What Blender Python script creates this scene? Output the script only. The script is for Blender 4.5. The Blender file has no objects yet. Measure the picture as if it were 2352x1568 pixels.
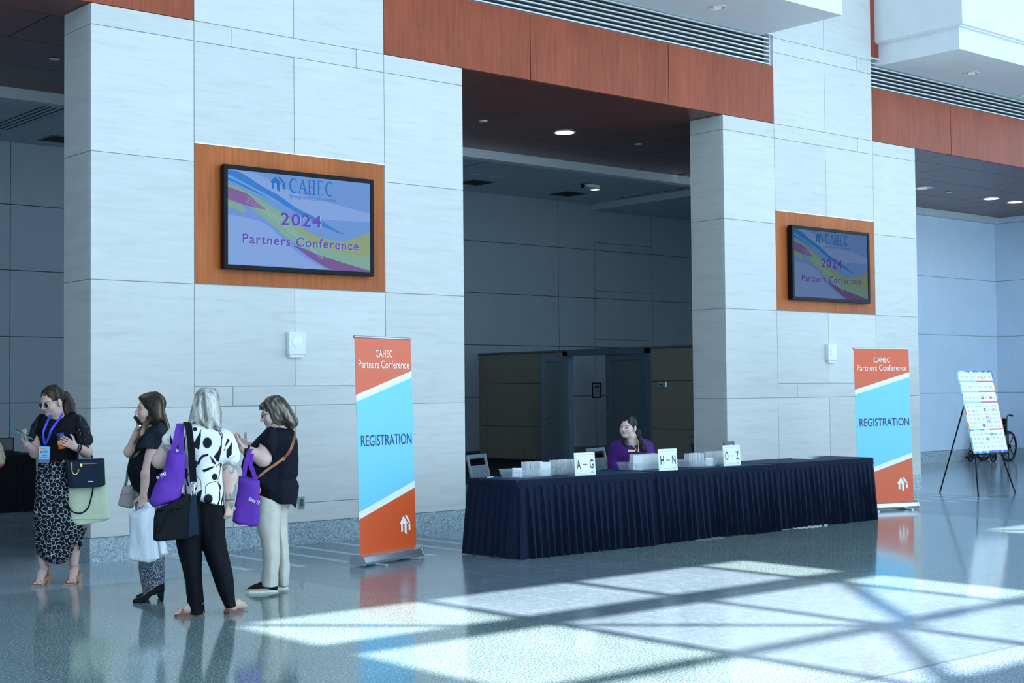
import bpy, bmesh, math, random
import numpy as np
from mathutils import Vector, Matrix
random.seed(7); rng = np.random.RandomState(7)
SC = bpy.context.scene
COL = SC.collection
# ------------------------------------------------------------------ camera
HCAM, FPX, CX, CY = 1.53, 3324.43, 1176.0, 784.0
YAW, PIT, ROL, DCAM = 0.7102, 0.0348, -0.0094, 12.6231
Fv = np.array([math.sin(YAW)*math.cos(PIT), math.cos(YAW)*math.cos(PIT), math.sin(PIT)])
r0 = np.array([math.cos(YAW), -math.sin(YAW), 0]); u0 = np.cross(r0, Fv)
Rv = math.cos(ROL)*r0 + math.sin(ROL)*u0; Uv = math.cos(ROL)*u0 - math.sin(ROL)*r0
CAM = np.array([0, -DCAM, HCAM])
def at(x, y, ax, v):
    d = Fv*FPX + Rv*(x-CX) - Uv*(y-CY); return CAM + (v-CAM[ax])/d[ax]*d
cam = bpy.data.cameras.new('camera'); co = bpy.data.objects.new('camera', cam); COL.objects.link(co)
cam.sensor_width = 36; cam.lens = FPX*36/2352; cam.clip_end = 200
co.matrix_world = Matrix(((Rv[0], Uv[0], -Fv[0], CAM[0]), (Rv[1], Uv[1], -Fv[1], CAM[1]), (Rv[2], Uv[2], -Fv[2], CAM[2]), (0, 0, 0, 1)))
SC.camera = co
SC.view_settings.view_transform = 'Standard'; SC.view_settings.look = 'None'; SC.view_settings.exposure = 0

# ------------------------------------------------------------------ materials
def hx(h):
    h = h.lstrip('#'); c = [int(h[i:i+2], 16)/255 for i in (0, 2, 4)]
    return tuple(((v/12.92) if v <= .04045 else ((v+.055)/1.055)**2.4) for v in c)
def base_mat(name, col=(.8, .8, .8), rough=.5, metal=0., **kw):
    m = bpy.data.materials.new(name); m.use_nodes = True
    b = m.node_tree.nodes['Principled BSDF']
    b.inputs['Base Color'].default_value = (*col, 1); b.inputs['Roughness'].default_value = rough; b.inputs['Metallic'].default_value = metal
    for k, v in kw.items():
        b.inputs[k.replace('_', ' ')].default_value = v
    return m, m.node_tree, b
class NT:
    def __init__(s, nt): s.nt = nt
    def n(s, typ, **kw):
        nd = s.nt.nodes.new(typ)
        for k, v in kw.items():
            if k in nd.inputs: nd.inputs[k].default_value = v
            else: setattr(nd, k, v)
        return nd
    def l(s, a, b): s.nt.links.new(a, b)
    def coords(s, scale=(1, 1, 1), kind='Object', rot=(0, 0, 0)):
        t = s.n('ShaderNodeTexCoord'); mp = s.n('ShaderNodeMapping'); mp.inputs['Scale'].default_value = scale; mp.inputs['Rotation'].default_value = rot
        s.l(t.outputs[kind], mp.inputs['Vector']); return mp.outputs['Vector']
    def noise(s, vec, scale, detail=4, rough=.6, dist=0):
        nd = s.n('ShaderNodeTexNoise'); nd.inputs['Scale'].default_value = scale; nd.inputs['Detail'].default_value = detail
        nd.inputs['Roughness'].default_value = rough; nd.inputs['Distortion'].default_value = dist; s.l(vec, nd.inputs['Vector']); return nd.outputs['Fac']
    def ramp(s, fac, stops):
        r = s.n('ShaderNodeValToRGB'); e = r.color_ramp.elements
        while len(e) < len(stops): e.new(.5)
        for el, (p, c) in zip(e, stops): el.position = p; el.color = (*c, 1) if len(c) == 3 else c
        s.l(fac, r.inputs['Fac']); return r.outputs['Color']
    def mix(s, fac, a, b, typ='MIX'):
        m = s.n('ShaderNodeMix'); m.data_type = 'RGBA'; m.blend_type = typ
        for i, v in ((0, fac), (6, a), (7, b)):
            if hasattr(v, 'is_linked'): s.l(v, m.inputs[i])
            else: m.inputs[i].default_value = v if not isinstance(v, tuple) else (*v, 1)
        return m.outputs[2]
    def math(s, op, a, b=0.):
        m = s.n('ShaderNodeMath'); m.operation = op
        for i, v in ((0, a), (1, b)):
            if hasattr(v, 'is_linked'): s.l(v, m.inputs[i])
            else: m.inputs[i].default_value = v
        return m.outputs[0]
    def bump(s, h, bsdf, strength=.2, dist=.01):
        b = s.n('ShaderNodeBump'); b.inputs['Strength'].default_value = strength; b.inputs['Distance'].default_value = dist
        s.l(h, b.inputs['Height']); s.l(b.outputs['Normal'], bsdf.inputs['Normal'])
M = {}
def flat(name, col, rough=.5, metal=0., grain=.06, scale=40, **kw):
    m, nt, b = base_mat(name, col, rough, metal, **kw); N = NT(nt)
    f = N.noise(N.coords(), scale, 3)
    c = N.ramp(f, [(.3, tuple(max(0, v*(1-grain)) for v in col)), (.7, tuple(min(1, v*(1+grain)) for v in col))])
    N.l(c, b.inputs['Base Color']); M[name] = m; return m
def emit(name, col, strength):
    m = bpy.data.materials.new(name); m.use_nodes = True; nt = m.node_tree; nt.nodes.clear()
    e = nt.nodes.new('ShaderNodeEmission'); o = nt.nodes.new('ShaderNodeOutputMaterial')
    e.inputs[0].default_value = (*col, 1); e.inputs[1].default_value = strength; nt.links.new(e.outputs[0], o.inputs[0]); M[name] = m; return m
# limestone
def stone_mat():
    m, nt, b = base_mat('limestone', rough=.55); N = NT(nt)
    v = N.coords((1, 1, 9)); f = N.noise(v, 1.6, 8, .65, .6)
    v2 = N.coords((2, 2, 30)); f2 = N.noise(v2, 3.0, 6, .7, 1.0)
    g = N.n('ShaderNodeNewGeometry')
    c = N.ramp(f, [(.25, (.62, .605, .575)), (.5, (.70, .685, .66)), (.8, (.745, .735, .715))])
    c2 = N.ramp(f2, [(.31, (.82, .82, .80)), (.42, (1, 1, 1))])
    c = N.mix(.75, c, c2, 'MULTIPLY')
    t = N.ramp(g.outputs['Random Per Island'], [(0, (.91, .915, .91)), (1, (1, 1, 1))])
    c = N.mix(1., c, t, 'MULTIPLY'); N.l(c, b.inputs['Base Color']); N.bump(f2, b, .06, .01); M['stone'] = m
stone_mat()
def granite(name, cols, scale, rough, joint=None, tile=(.46, 1.3), vein=None, coat=0., spec=.5):
    m, nt, b = base_mat(name, rough=rough); N = NT(nt); v = N.coords()
    f = N.noise(v, scale, 3, .75); c = N.ramp(f, cols)
    big = N.noise(v, 1.3, 4); c = N.mix(1., c, N.ramp(big, [(.3, (.86, .87, .88)), (.7, (1.06, 1.05, 1.04))]), 'MULTIPLY')
    if vein:
        vv = N.coords((1, 1, 1)); w = N.noise(vv, 3.5, 8, .62, 2.2)
        k = N.ramp(w, [(.485, (0, 0, 0)), (.5, (1, 1, 1)), (.515, (0, 0, 0))]); c = N.mix(N.math('MULTIPLY', k, .3), c, vein)
        w2 = N.noise(N.coords((1, 4, 1), rot=(0, 0, .5)), 5, 7, .7, 1.2); c = N.mix(1., c, N.ramp(w2, [(.3, (.9, .91, .92)), (.7, (1.08, 1.07, 1.06))]), 'MULTIPLY')
    if joint:
        br = N.n('ShaderNodeTexBrick'); br.offset = .5; br.inputs['Scale'].default_value = 1; br.inputs['Mortar Size'].default_value = .003
        br.inputs['Mortar Smooth'].default_value = 0; br.inputs['Brick Width'].default_value = tile[1]; br.inputs['Row Height'].default_value = tile[0]
        br.inputs['Color1'].default_value = (1, 1, 1, 1); br.inputs['Color2'].default_value = (.93, .94, .95, 1); br.inputs['Mortar'].default_value = (1, 1, 1, 1)
        N.l(N.coords((1, 1, 1), rot=(0, 0, math.pi/2)), br.inputs['Vector'])
        c = N.mix(1., c, br.outputs['Color'], 'MULTIPLY'); c = N.mix(N.math('MULTIPLY', br.outputs['Fac'], .6), c, joint)
    N.l(c, b.inputs['Base Color'])
    rr = N.noise(v, 2.2, 5); N.l(N.math('ADD', N.math('MULTIPLY', rr, rough*.5), rough*.72), b.inputs['Roughness'])
    b.inputs['Specular IOR Level'].default_value = spec
    M[name] = m
granite('green_floor', [(.34, (.045, .085, .085)), (.46, (.15, .215, .212)), (.55, (.27, .345, .34)), (.66, (.60, .68, .67))], 80, .10, joint=(.10, .16, .16), tile=(.47, 1.32))
granite('slate_floor', [(.3, (.145, .190, .222)), (.7, (.205, .255, .29))], 30, .17, joint=(.36, .44, .50), tile=(.60, 1.25), vein=(.42, .50, .56))
granite('border_floor', [(.36, (.12, .165, .20)), (.5, (.34, .42, .46)), (.62, (.56, .64, .68))], 80, .13, joint=(.2, .25, .28), tile=(.6, 1.2))
granite('far_floor', [(.36, (.07, .11, .15)), (.5, (.19, .26, .32)), (.62, (.40, .48, .54))], 70, .2, joint=(.12, .17, .2), tile=(.6, 1.2))
granite('strip_floor', [(.32, (.34, .42, .46)), (.6, (.62, .70, .74))], 150, .2)
granite('granite_base', [(.34, (.10, .15, .19)), (.47, (.36, .44, .50)), (.6, (.60, .68, .73)), (.72, (.78, .84, .87))], 85, .25)
granite('carpet', [(.3, (.010, .011, .014)), (.7, (.035, .033, .036))], 60, .95, spec=.1)
def wood_mat(name, a, b_, c_, axis='z', rough=.35):
    m, nt, b = base_mat(name, rough=rough); N = NT(nt)
    sc = {'z': (14, 14, .7), 'y': (1.0, 16, 16), 'x': (16, 1, 16)}[axis]
    f = N.noise(N.coords(sc), 2.2, 8, .62, .3); f2 = N.noise(N.coords((1.1, 1.1, .35)), 1.6, 3)
    c = N.ramp(f, [(.25, a), (.52, b_), (.8, c_)]); c = N.mix(1., c, N.ramp(f2, [(.3, (.8, .78, .76)), (.7, (1.12, 1.1, 1.1))]), 'MULTIPLY')
    g = N.n('ShaderNodeNewGeometry'); c = N.mix(1., c, N.ramp(g.outputs['Random Per Island'], [(0, (.93, .93, .93)), (1, (1.05, 1.05, 1.05))]), 'MULTIPLY')
    N.l(c, b.inputs['Base Color']); M[name] = m
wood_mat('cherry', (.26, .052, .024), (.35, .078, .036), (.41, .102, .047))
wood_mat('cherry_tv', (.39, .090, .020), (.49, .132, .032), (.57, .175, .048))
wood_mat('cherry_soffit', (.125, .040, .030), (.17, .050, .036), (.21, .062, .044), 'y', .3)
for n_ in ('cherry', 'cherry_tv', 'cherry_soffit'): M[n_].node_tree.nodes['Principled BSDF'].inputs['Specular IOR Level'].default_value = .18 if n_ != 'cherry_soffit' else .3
def panel_mat(name, col, joint_scale=None, rough=.6):
    return flat(name, col, rough, grain=.03, scale=3)
panel_mat('wall_grey', (.32, .40, .46)); panel_mat('wall_tan', (.27, .25, .20)); panel_mat('wall_bay', (.64, .76, .90)); panel_mat('ceil_tile', (.54, .66, .77))
panel_mat('white_paint', (.80, .81, .82), rough=.7); panel_mat('roof_paint', (.62, .64, .66), rough=.8); panel_mat('band_paint', (.62, .66, .68))
flat('joint', (.38, .42, .42), .8); flat('joint_dark', (.03, .034, .036), .9); flat('black', (.012, .013, .016), .45); flat('black_gloss', (.006, .007, .010), .3)
flat('alu', (.62, .64, .66), .32, .9, .03); flat('steel_dark', (.10, .115, .13), .4, .5); flat('blue_steel', (.11, .16, .22), .45, .2); flat('chrome', (.75, .76, .78), .15, 1., .02)
flat('white_plastic', (.80, .82, .82), .4, 0, .02); flat('paper', (.86, .87, .88), .6, 0, .01); flat('ink', (.02, .022, .035), .5); flat('gold', (.75, .55, .22), .3, .9)
flat('louver', (.72, .74, .75), .4, .3)
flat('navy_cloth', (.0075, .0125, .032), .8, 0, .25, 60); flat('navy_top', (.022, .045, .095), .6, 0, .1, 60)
emit('lamp_disc', (1., .97, .9), 14.); emit('lamp_dim', (.9, .95, 1.), .55)
flat('orange_vinyl', hx('#DF5A2C'), .32, 0, .02); flat('cyan_vinyl', hx('#76CBF4'), .42, 0, .02); flat('white_vinyl', (.86, .87, .84), .42, 0, .01); flat('navy_ink', hx('#1B2A66'), .5, 0, .02)
flat('purple_bag', (.135, .042, .40), .55, 0, .08, 30); flat('cream_ink', (.9, .89, .86), .5)
flat('navy_leather', (.010, .021, .042), .42, 0, .1); flat('black_leather', (.006, .007, .010), .45, 0, .12); flat('taupe_leather', (.33, .27, .27), .45); flat('tan_leather', (.42, .17, .07), .45)
flat('mint_vinyl', (.60, .66, .47), .35, 0, .03); flat('teal_case', (.03, .35, .30), .35); flat('lanyard_blue', (.05, .06, .62), .55); flat('badge_blue', hx('#7FB9DF'), .4); flat('badge_slate', hx('#4F6E86'), .4)
flat('can_black', (.015, .016, .03), .3); flat('can_orange', (.95, .12, .02), .4); flat('can_yellow', (.95, .62, .05), .4)
flat('chair_frame', (.12, .15, .17), .45, .2); flat('chair_fabric', (.13, .16, .19), .9, 0, .45, 90); flat('brown_sole', (.22, .09, .05), .5); flat('nude_leather', (.52, .27, .18), .4); flat('rubber_white', (.8, .8, .77), .6); flat('jute', (.55, .43, .28), .8)
flat('ladies_black', (.006, .007, .011), .8, 0, .2); flat('satin_black', (.013, .018, .027), .5, 0, .2); flat('khaki', (.60, .57, .50), .75, 0, .05); flat('purple_knit', (.075, .020, .17), .75, 0, .12, 30); flat('tee_black', (.008, .010, .019), .8, 0, .15)
flat('lens_dark', (.02, .02, .022), .1); flat('frame_gold', (.75, .66, .55), .3, .8); flat('trash_grey', (.10, .13, .16), .4, .4); flat('frosted', (.10, .14, .15), .25, 0, .02); flat('bag_tan', (.42, .33, .22), .6, 0, .3, 40); flat('bag_red', (.35, .07, .04), .6)
def clear_mat():
    m, nt, b = base_mat('clear_plastic', (.9, .95, 1.), .08); b.inputs['Transmission Weight'].default_value = .85; b.inputs['IOR'].default_value = 1.15; b.inputs['Alpha'].default_value = .55; M['clear'] = m
clear_mat()
def poly_bag():
    m, nt, b = base_mat('white_film', (.86, .90, .94), .35); N = NT(nt); b.inputs['Subsurface Weight'].default_value = .0
    f = N.noise(N.coords((9, 9, 1.4)), 2.5, 6, .6, .8); N.l(N.ramp(f, [(.3, (.66, .72, .80)), (.6, (.88, .91, .95))]), b.inputs['Base Color']); N.bump(f, b, .5, .02); M['film'] = m
poly_bag()
def tweed():
    m, nt, b = base_mat('tweed', rough=.9); N = NT(nt); f = N.noise(N.coords(), 120, 3, .8)
    N.l(N.ramp(f, [(.43, (.012, .016, .03)), (.52, (.10, .12, .16)), (.6, (.50, .55, .62))]), b.inputs['Base Color']); M['tweed'] = m
tweed()
def attr_mat(name, rough, spec=.5, sss=0.):
    m, nt, b = base_mat(name, rough=rough); a = nt.nodes.new('ShaderNodeAttribute'); a.attribute_name = 'Col'
    nt.links.new(a.outputs['Color'], b.inputs['Base Color']); b.inputs['Specular IOR Level'].default_value = spec
    if sss: b.inputs['Subsurface Weight'].default_value = sss; b.inputs['Subsurface Radius'].default_value = (.012, .005, .003); b.inputs['Subsurface Scale'].default_value = 1
    M[name] = m
attr_mat('skin', .5, .4); attr_mat('printed', .8, .12); attr_mat('hair', .5, .25)
def hair_detail():
    nt = M['hair'].node_tree; N = NT(nt); b = nt.nodes['Principled BSDF']; a = [n for n in nt.nodes if n.type == 'ATTRIBUTE'][0]
    f = N.noise(N.coords((1, 1, .10)), 190, 3, .7, .3); c = N.mix(1., a.outputs['Color'], N.ramp(f, [(.32, (.55, .55, .55)), (.68, (1.28, 1.28, 1.28))]), 'MULTIPLY'); N.l(c, b.inputs['Base Color']); N.bump(f, b, .5, .01)
hair_detail()
for n_ in ('navy_cloth', 'navy_top', 'ladies_black', 'tee_black', 'purple_knit', 'khaki', 'chair_fabric', 'black', 'carpet', 'tweed', 'purple_bag', 'navy_leather', 'black_leather', 'satin_black', 'black_gloss'): M[n_].node_tree.nodes['Principled BSDF'].inputs['Specular IOR Level'].default_value = .12

# ------------------------------------------------------------------ mesh helpers
def crom(p, n=5):
    out = []; q = [p[0]*2-p[1]]+p+[p[-1]*2-p[-2]]
    for i in range(1, len(q)-2):
        a, b, c, d = q[i-1:i+3]
        for k in range(n):
            t = k/n; out.append((b*2+(c-a)*t+(a*2-b*5+c*4-d)*t*t+(b*3-a-c*3+d)*t**3)*.5)
    return out+[p[-1]]
class MB:
    def __init__(s): s.v = []; s.f = []; s.mi = []
    def add(s, vs, fs, mi=0):
        o = len(s.v); s.v += [tuple(float(c) for c in v) for v in vs]; s.f += [tuple(i+o for i in f) for f in fs]; s.mi += [mi]*len(fs); return s
    def box(s, x0, x1, y0, y1, z0, z1, mi=0, M4=None):
        vs = [Vector(p) for p in ((x0, y0, z0), (x1, y0, z0), (x1, y1, z0), (x0, y1, z0), (x0, y0, z1), (x1, y0, z1), (x1, y1, z1), (x0, y1, z1))]
        if M4 is not None: vs = [M4 @ v for v in vs]
        return s.add(vs, [(0, 3, 2, 1), (4, 5, 6, 7), (0, 1, 5, 4), (1, 2, 6, 5), (2, 3, 7, 6), (3, 0, 4, 7)], mi)
    def prism(s, poly, h0, h1, M4=None, mi=0):   # poly in xy, extruded in z
        n = len(poly); vs = [Vector((x, y, h0)) for x, y in poly]+[Vector((x, y, h1)) for x, y in poly]
        if M4 is not None: vs = [M4 @ v for v in vs]
        fs = [tuple(range(n))[::-1], tuple(range(n, 2*n))]+[(i, (i+1) % n, n+(i+1) % n, n+i) for i in range(n)]
        return s.add(vs, fs, mi)
    def tube(s, pts, r, n=8, mi=0, closed=False):
        pts = [Vector(p) for p in pts]
        if not closed and 4 <= len(pts) <= 12 and not isinstance(r, (list, tuple)): pts = crom(pts)
        m = len(pts); rs = r if isinstance(r, (list, tuple)) else [r]*m
        rings = []; ref = None
        for i, p in enumerate(pts):
            a = pts[i-1] if (i > 0 or closed) else p; b = pts[(i+1) % m] if (i < m-1 or closed) else p
            t = (b-a).normalized()
            if ref is None: ref = t.orthogonal().normalized()
            ref = (ref-t*ref.dot(t)); ref = ref.normalized() if ref.length > 1e-6 else t.orthogonal().normalized()
            bn = t.cross(ref); rings.append([p+(ref*math.cos(k*2*math.pi/n)+bn*math.sin(k*2*math.pi/n))*rs[i] for k in range(n)])
        vs = [v for rg in rings for v in rg]; fs = []
        for i in range(m if closed else m-1):
            j = (i+1) % m
            for k in range(n): fs.append((i*n+k, i*n+(k+1) % n, j*n+(k+1) % n, j*n+k))
        if not closed: fs += [tuple(range(n))[::-1], tuple(range((m-1)*n, m*n))]
        return s.add(vs, fs, mi)
    def lathe(s, prof, n=24, c=(0, 0, 0), M4=None, mi=0, caps=True):
        vs = []; m = len(prof)
        for r, z in prof: vs += [Vector((c[0]+r*math.cos(k*2*math.pi/n), c[1]+r*math.sin(k*2*math.pi/n), c[2]+z)) for k in range(n)]
        if M4 is not None: vs = [M4 @ v for v in vs]
        fs = [(i*n+k, i*n+(k+1) % n, (i+1)*n+(k+1) % n, (i+1)*n+k) for i in range(m-1) for k in range(n)]
        if caps: fs += [tuple(range(n))[::-1], tuple(range((m-1)*n, m*n))]
        return s.add(vs, fs, mi)
    def ribbon(s, pts, width, thick, wdir, mi=0):  # flat strap along pts, width along wdir
        pts = [Vector(p) for p in pts]
        if 4 <= len(pts) <= 12: pts = crom(pts)
        w = Vector(wdir).normalized(); vs = []; m = len(pts)
        for i, p in enumerate(pts):
            t = (pts[min(i+1, m-1)]-pts[max(i-1, 0)]).normalized(); ww = (w-t*w.dot(t)).normalized(); nn = t.cross(ww)
            vs += [p+ww*width/2+nn*thick/2, p-ww*width/2+nn*thick/2, p-ww*width/2-nn*thick/2, p+ww*width/2-nn*thick/2]
        fs = [(i*4+k, i*4+(k+1) % 4, i*4+4+(k+1) % 4, i*4+4+k) for i in range(m-1) for k in range(4)]+[(3, 2, 1, 0), (m*4-4, m*4-3, m*4-2, m*4-1)]
        return s.add(vs, fs, mi)
    def merge(s, o, off):
        k = len(s.v); s.v += o.v; s.f += [tuple(i+k for i in f) for f in o.f]; s.mi += [i+off for i in o.mi]; return s
    def build(s, name, mats, parent=None, smooth=False, bevel=0., kind=None):
        me = bpy.data.meshes.new(name); me.from_pydata(s.v, [], s.f)
        if not isinstance(mats, (list, tuple)): mats = [mats]
        for m in mats: me.materials.append(M[m] if isinstance(m, str) else m)
        me.polygons.foreach_set('material_index', s.mi)
        bm = bmesh.new(); bm.from_mesh(me); bmesh.ops.recalc_face_normals(bm, faces=bm.faces); bm.to_mesh(me); bm.free()
        o = bpy.data.objects.new(name, me); COL.objects.link(o)
        if parent is not None: o.parent = parent
        if smooth:
            me.polygons.foreach_set('use_smooth', [True]*len(me.polygons)); me.set_sharp_from_angle(angle=math.radians(40))
        if bevel:
            b = o.modifiers.new('bevel', 'BEVEL'); b.width = bevel; b.segments = 2; b.limit_method = 'ANGLE'
        if kind: o['kind'] = kind
        return o
def thing(name, label, cat, loc=(0, 0, 0), rz=0, group=None):
    o = bpy.data.objects.new(name, None); COL.objects.link(o); o.location = loc; o.rotation_euler = (0, 0, rz); o.empty_display_size = .1
    o['label'] = label; o['category'] = cat
    if group: o['group'] = group
    return o
def tag(o, label, cat, group=None):
    o['label'] = label; o['category'] = cat
    if group: o['group'] = group
    return o
def copy_thing(o, parent=None):
    c = o.copy(); COL.objects.link(c)
    if parent is not None: c.parent = parent
    for ch in list(o.children): copy_thing(ch, c)
    return c
def text_mesh(body, w, h, bold=0., spacing=1.):
    cu = bpy.data.curves.new('t', 'FONT'); cu.body = body; cu.size = 1; cu.offset = bold; cu.space_character = spacing; cu.resolution_u = 4
    ob = bpy.data.objects.new('t', cu); COL.objects.link(ob); bpy.context.view_layer.update()
    me = bpy.data.meshes.new_from_object(ob.evaluated_get(bpy.context.evaluated_depsgraph_get()))
    bpy.data.objects.remove(ob); bpy.data.curves.remove(cu)
    vs = np.array([v.co[:] for v in me.vertices]); fs = [tuple(p.vertices) for p in me.polygons]; bpy.data.meshes.remove(me)
    mn, mx = vs.min(0), vs.max(0); vs[:, 0] = (vs[:, 0]-(mn[0]+mx[0])/2)/(mx[0]-mn[0])*w
    vs[:, 1] = (vs[:, 1]-(mn[1]+mx[1])/2)/(mx[1]-mn[1])*h; vs[:, 2] = 0
    return vs, fs
def put_text(mb, body, cx, cz, w, h, y, mi=0, bold=0., skew=0., spacing=1.):  # lettering on a local xz plane facing -y
    vs, fs = text_mesh(body, w, h, bold, spacing)
    mb.add([(cx+v[0], y, cz+v[1]+skew*v[0]) for v in vs], fs, mi)
def put_poly(mb, pts, y, mi=0):
    mb.add([(x, y, z) for x, z in pts], [tuple(range(len(pts)))], mi)
HOUSE = [[(.36, 1), (0, .58), (.12, .58), (.12, .16), (.28, .16), (.28, .55), (.36, .58)], [(.36, 1), (.36, .58), (.44, .55), (.44, .1), (.62, 0), (.62, .58), (.74, .58)], [(.5, 1), (.66, 1), (1, .58), (.84, .58)], [(.8, .54), (.97, .54), (.97, .2), (.8, .2)]]
def put_house(mb, x, z, w, h, y, mi=0):
    for p in HOUSE: put_poly(mb, [(x+a*w, z+b*h) for a, b in p], y, mi)

# ------------------------------------------------------------------ setting: floor
def floor_mesh():
    mb = MB()
    strips = []
    for c in (7.94, 16.78):
        for dx, ya, yb in ((-1.42, -1.5, -.02), (-.95, -1.62, -.02), (-.47, -1.64, -.02), (-.07, -1.5, -.02), (.42, -1.75, -.02), (.86, -1.85, -.02), (1.25, -1.75, -.02)):
            strips.append((c+dx-.045, c+dx+.045, ya, yb))
    xs = sorted({-12, 40, 6.44, 9.44, 15.28, 18.28} | {s[0] for s in strips} | {s[1] for s in strips})
    ys = sorted({-18, -8.03, -8.0, -1.5, 0.0, 6.2} | {s[2] for s in strips} | {s[3] for s in strips})
    for i in range(len(xs)-1):
        for j in range(len(ys)-1):
            x, y = (xs[i]+xs[i+1])/2, (ys[j]+ys[j+1])/2
            sl = 6.44 < x < 9.44 or 15.28 < x < 18.28
            if any(a < x < b and c < y < d for a, b, c, d in strips): k = 3
            elif -8.03 < y < -8: k = 4
            elif y < -8: k = 5
            elif sl and y < 0: k = 1
            elif y > -1.5: k = 2
            else: k = 0
            mb.add([(xs[i], ys[j], 0), (xs[i+1], ys[j], 0), (xs[i+1], ys[j+1], 0), (xs[i], ys[j+1], 0)], [(0, 1, 2, 3)], k)
    mb.box(-12, 40, -18, 6.2, -.12, -.02, 0)
    return mb.build('floor', ['green_floor', 'slate_floor', 'border_floor', 'strip_floor', 'chair_frame', 'far_floor'], kind='structure')
floor_mesh()
MB().box(-12, 40, 6.2, 16, -.12, 0.0).build('floor_carpet', 'carpet', kind='structure')

# ------------------------------------------------------------------ setting: stone piers
ROW = [.225, 1.415, 2.605, 3.797, 4.98, 5.179]
def pier(name, ox, baseboard):
    a0, a1, a2, a3, a4 = 5.737+ox, 6.80+ox, 7.937+ox, 9.07+ox, 10.153+ox
    core = MB(); g = .0035
    core.box(a0+.012, a4-.012, .012, .56, 0, 5.179, 1); core.box(a1+.012, a3-.012, .012, .56, 5.179, 11.9, 1)
    def slab(x0, x1, z0, z1): core.box(x0+g, x1-g, 0, .03, z0+g, z1-g, 0)
    for i in range(5):
        for x0, x1 in ((a0, a1), (a3, a4)): slab(x0, x1, ROW[i], ROW[i+1])
        for x, s in ((a0, 1), (a4, -1)):
            core.box(min(x, x+s*.03), max(x, x+s*.03), .034, .55, ROW[i]+g, ROW[i+1]-g, 0)
            core.box(min(x, x+s*.03), max(x, x+s*.03), .554, .585, ROW[i]+g, ROW[i+1]-g, 0)
    for z0, z1 in ((.225, .42), (1.415, 1.612), (4.98, 5.179), (6.17, 6.37), (7.36, 7.56)):
        slab(a1, a1+.42, z0, z1); slab(a1+.42, a3-.36, z0, z1); slab(a3-.36, a3, z0, z1)
    for z0, z1 in ((.42, 1.415), (1.612, 2.605), (3.985, 4.98), (5.179, 6.17), (6.37, 7.36), (7.56, 8.55), (8.55, 9.74), (9.74, 10.9), (10.9, 11.9)):
        slab(a1, a2, z0, z1); slab(a2, a3, z0, z1)
    for x, s in ((a1, 1), (a3, -1)):
        for z0, z1 in ((5.99, 6.17), (6.17, 6.37), (6.37, 7.36), (7.36, 8.55), (8.55, 11.9)):
            core.box(min(x, x+s*.03), max(x, x+s*.03), .034, .3, z0+g, z1-g, 0)
    core.build(name, ['stone', 'joint'], kind='structure')
    b = MB(); b.box(a0-.006, a4+.006, -.006, .591, 0, .222)
    b.build(baseboard, 'granite_base', kind='structure')
    t = MB(); t.box(a1+.006, a3-.006, .004, .03, 2.612, 3.978); t.box(a1, a3, -.004, .02, 3.978, 3.99, 1)
    t.build('trim_'+str({0: 1}.get(ox, 2)), ['cherry_tv', 'alu'], kind='structure')
    return a0, a1, a2, a3, a4
PA = pier('wall_pier_near', 0, 'baseboard_pier_near'); PB = pier('wall_pier_far', 8.835, 'baseboard_pier_far')

# wood fascia, louvre, upper wall, soffit
def bay(i, x0, x1, seams, sx0, sx1, sseams):
    mb = MB(); e = [x0]+seams+[x1]
    for a, b in zip(e, e[1:]): mb.box(a+.006, b-.006, .0, .03, 5.183, 5.97)
    mb.box(x0, x1, .012, .05, 5.185, 5.965, 1)
    mb.build('trim_%d' % (10+i), ['cherry', 'joint_dark'], kind='structure')
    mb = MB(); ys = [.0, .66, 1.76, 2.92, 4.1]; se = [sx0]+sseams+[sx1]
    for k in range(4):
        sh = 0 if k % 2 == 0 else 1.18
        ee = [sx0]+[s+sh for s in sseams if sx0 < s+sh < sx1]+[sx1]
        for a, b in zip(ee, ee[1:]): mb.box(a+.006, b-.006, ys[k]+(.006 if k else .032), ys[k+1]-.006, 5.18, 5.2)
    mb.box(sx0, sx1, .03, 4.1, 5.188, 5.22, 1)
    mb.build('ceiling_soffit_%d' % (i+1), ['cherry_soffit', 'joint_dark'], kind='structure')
    mb = MB()
    mb.box(x0, x1, .16, .2, 5.97, 6.42, 1)
    for k in range(7):
        z = 6.0+k*.058; mb.box(x0+.03, x1-.03, .045, .075, z, z+.018, 0)
    mb.box(x0, x1, .04, .14, 5.972, 5.985); mb.box(x0, x1, .0, .14, 6.405, 6.43)
    mb.box(x0, x0+.03, .04, .14, 5.985, 6.405); mb.box(x1-.03, x1, .04, .14, 5.985, 6.405)
    o = mb.build('air_grille', ['louver', 'joint_dark'])
    tag(o, ['long louvred grille above the wood fascia before the pier with the larger screen', 'long louvred air grille above the wood fascia over the registration tables', 'louvred air grille above the wood fascia beyond the far pier'][i], 'grille', 'air grilles above the wood fascias')
    MB().box(x0, x1, .2, .3, 5.2, 6.43).box(x0+.002, x1-.002, .015, .3, 6.432, 11.9).build('wall_upper_%d' % (i+1), 'cherry', kind='structure')
bay(0, -2.0, PA[1], [2.1, 4.46], -3, PA[4]-.95, [-.25, 2.1, 4.46, 6.82])
bay(1, PA[3], PB[1], [11.18, 13.54], PA[4]-.9, PB[4]-.95, [11.18, 13.54, 15.9])
bay(2, PB[3], 24.6, [19.98, 22.4], PB[4]-.9, 28.4, [19.98, 22.45, 24.9, 27.3])
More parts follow.
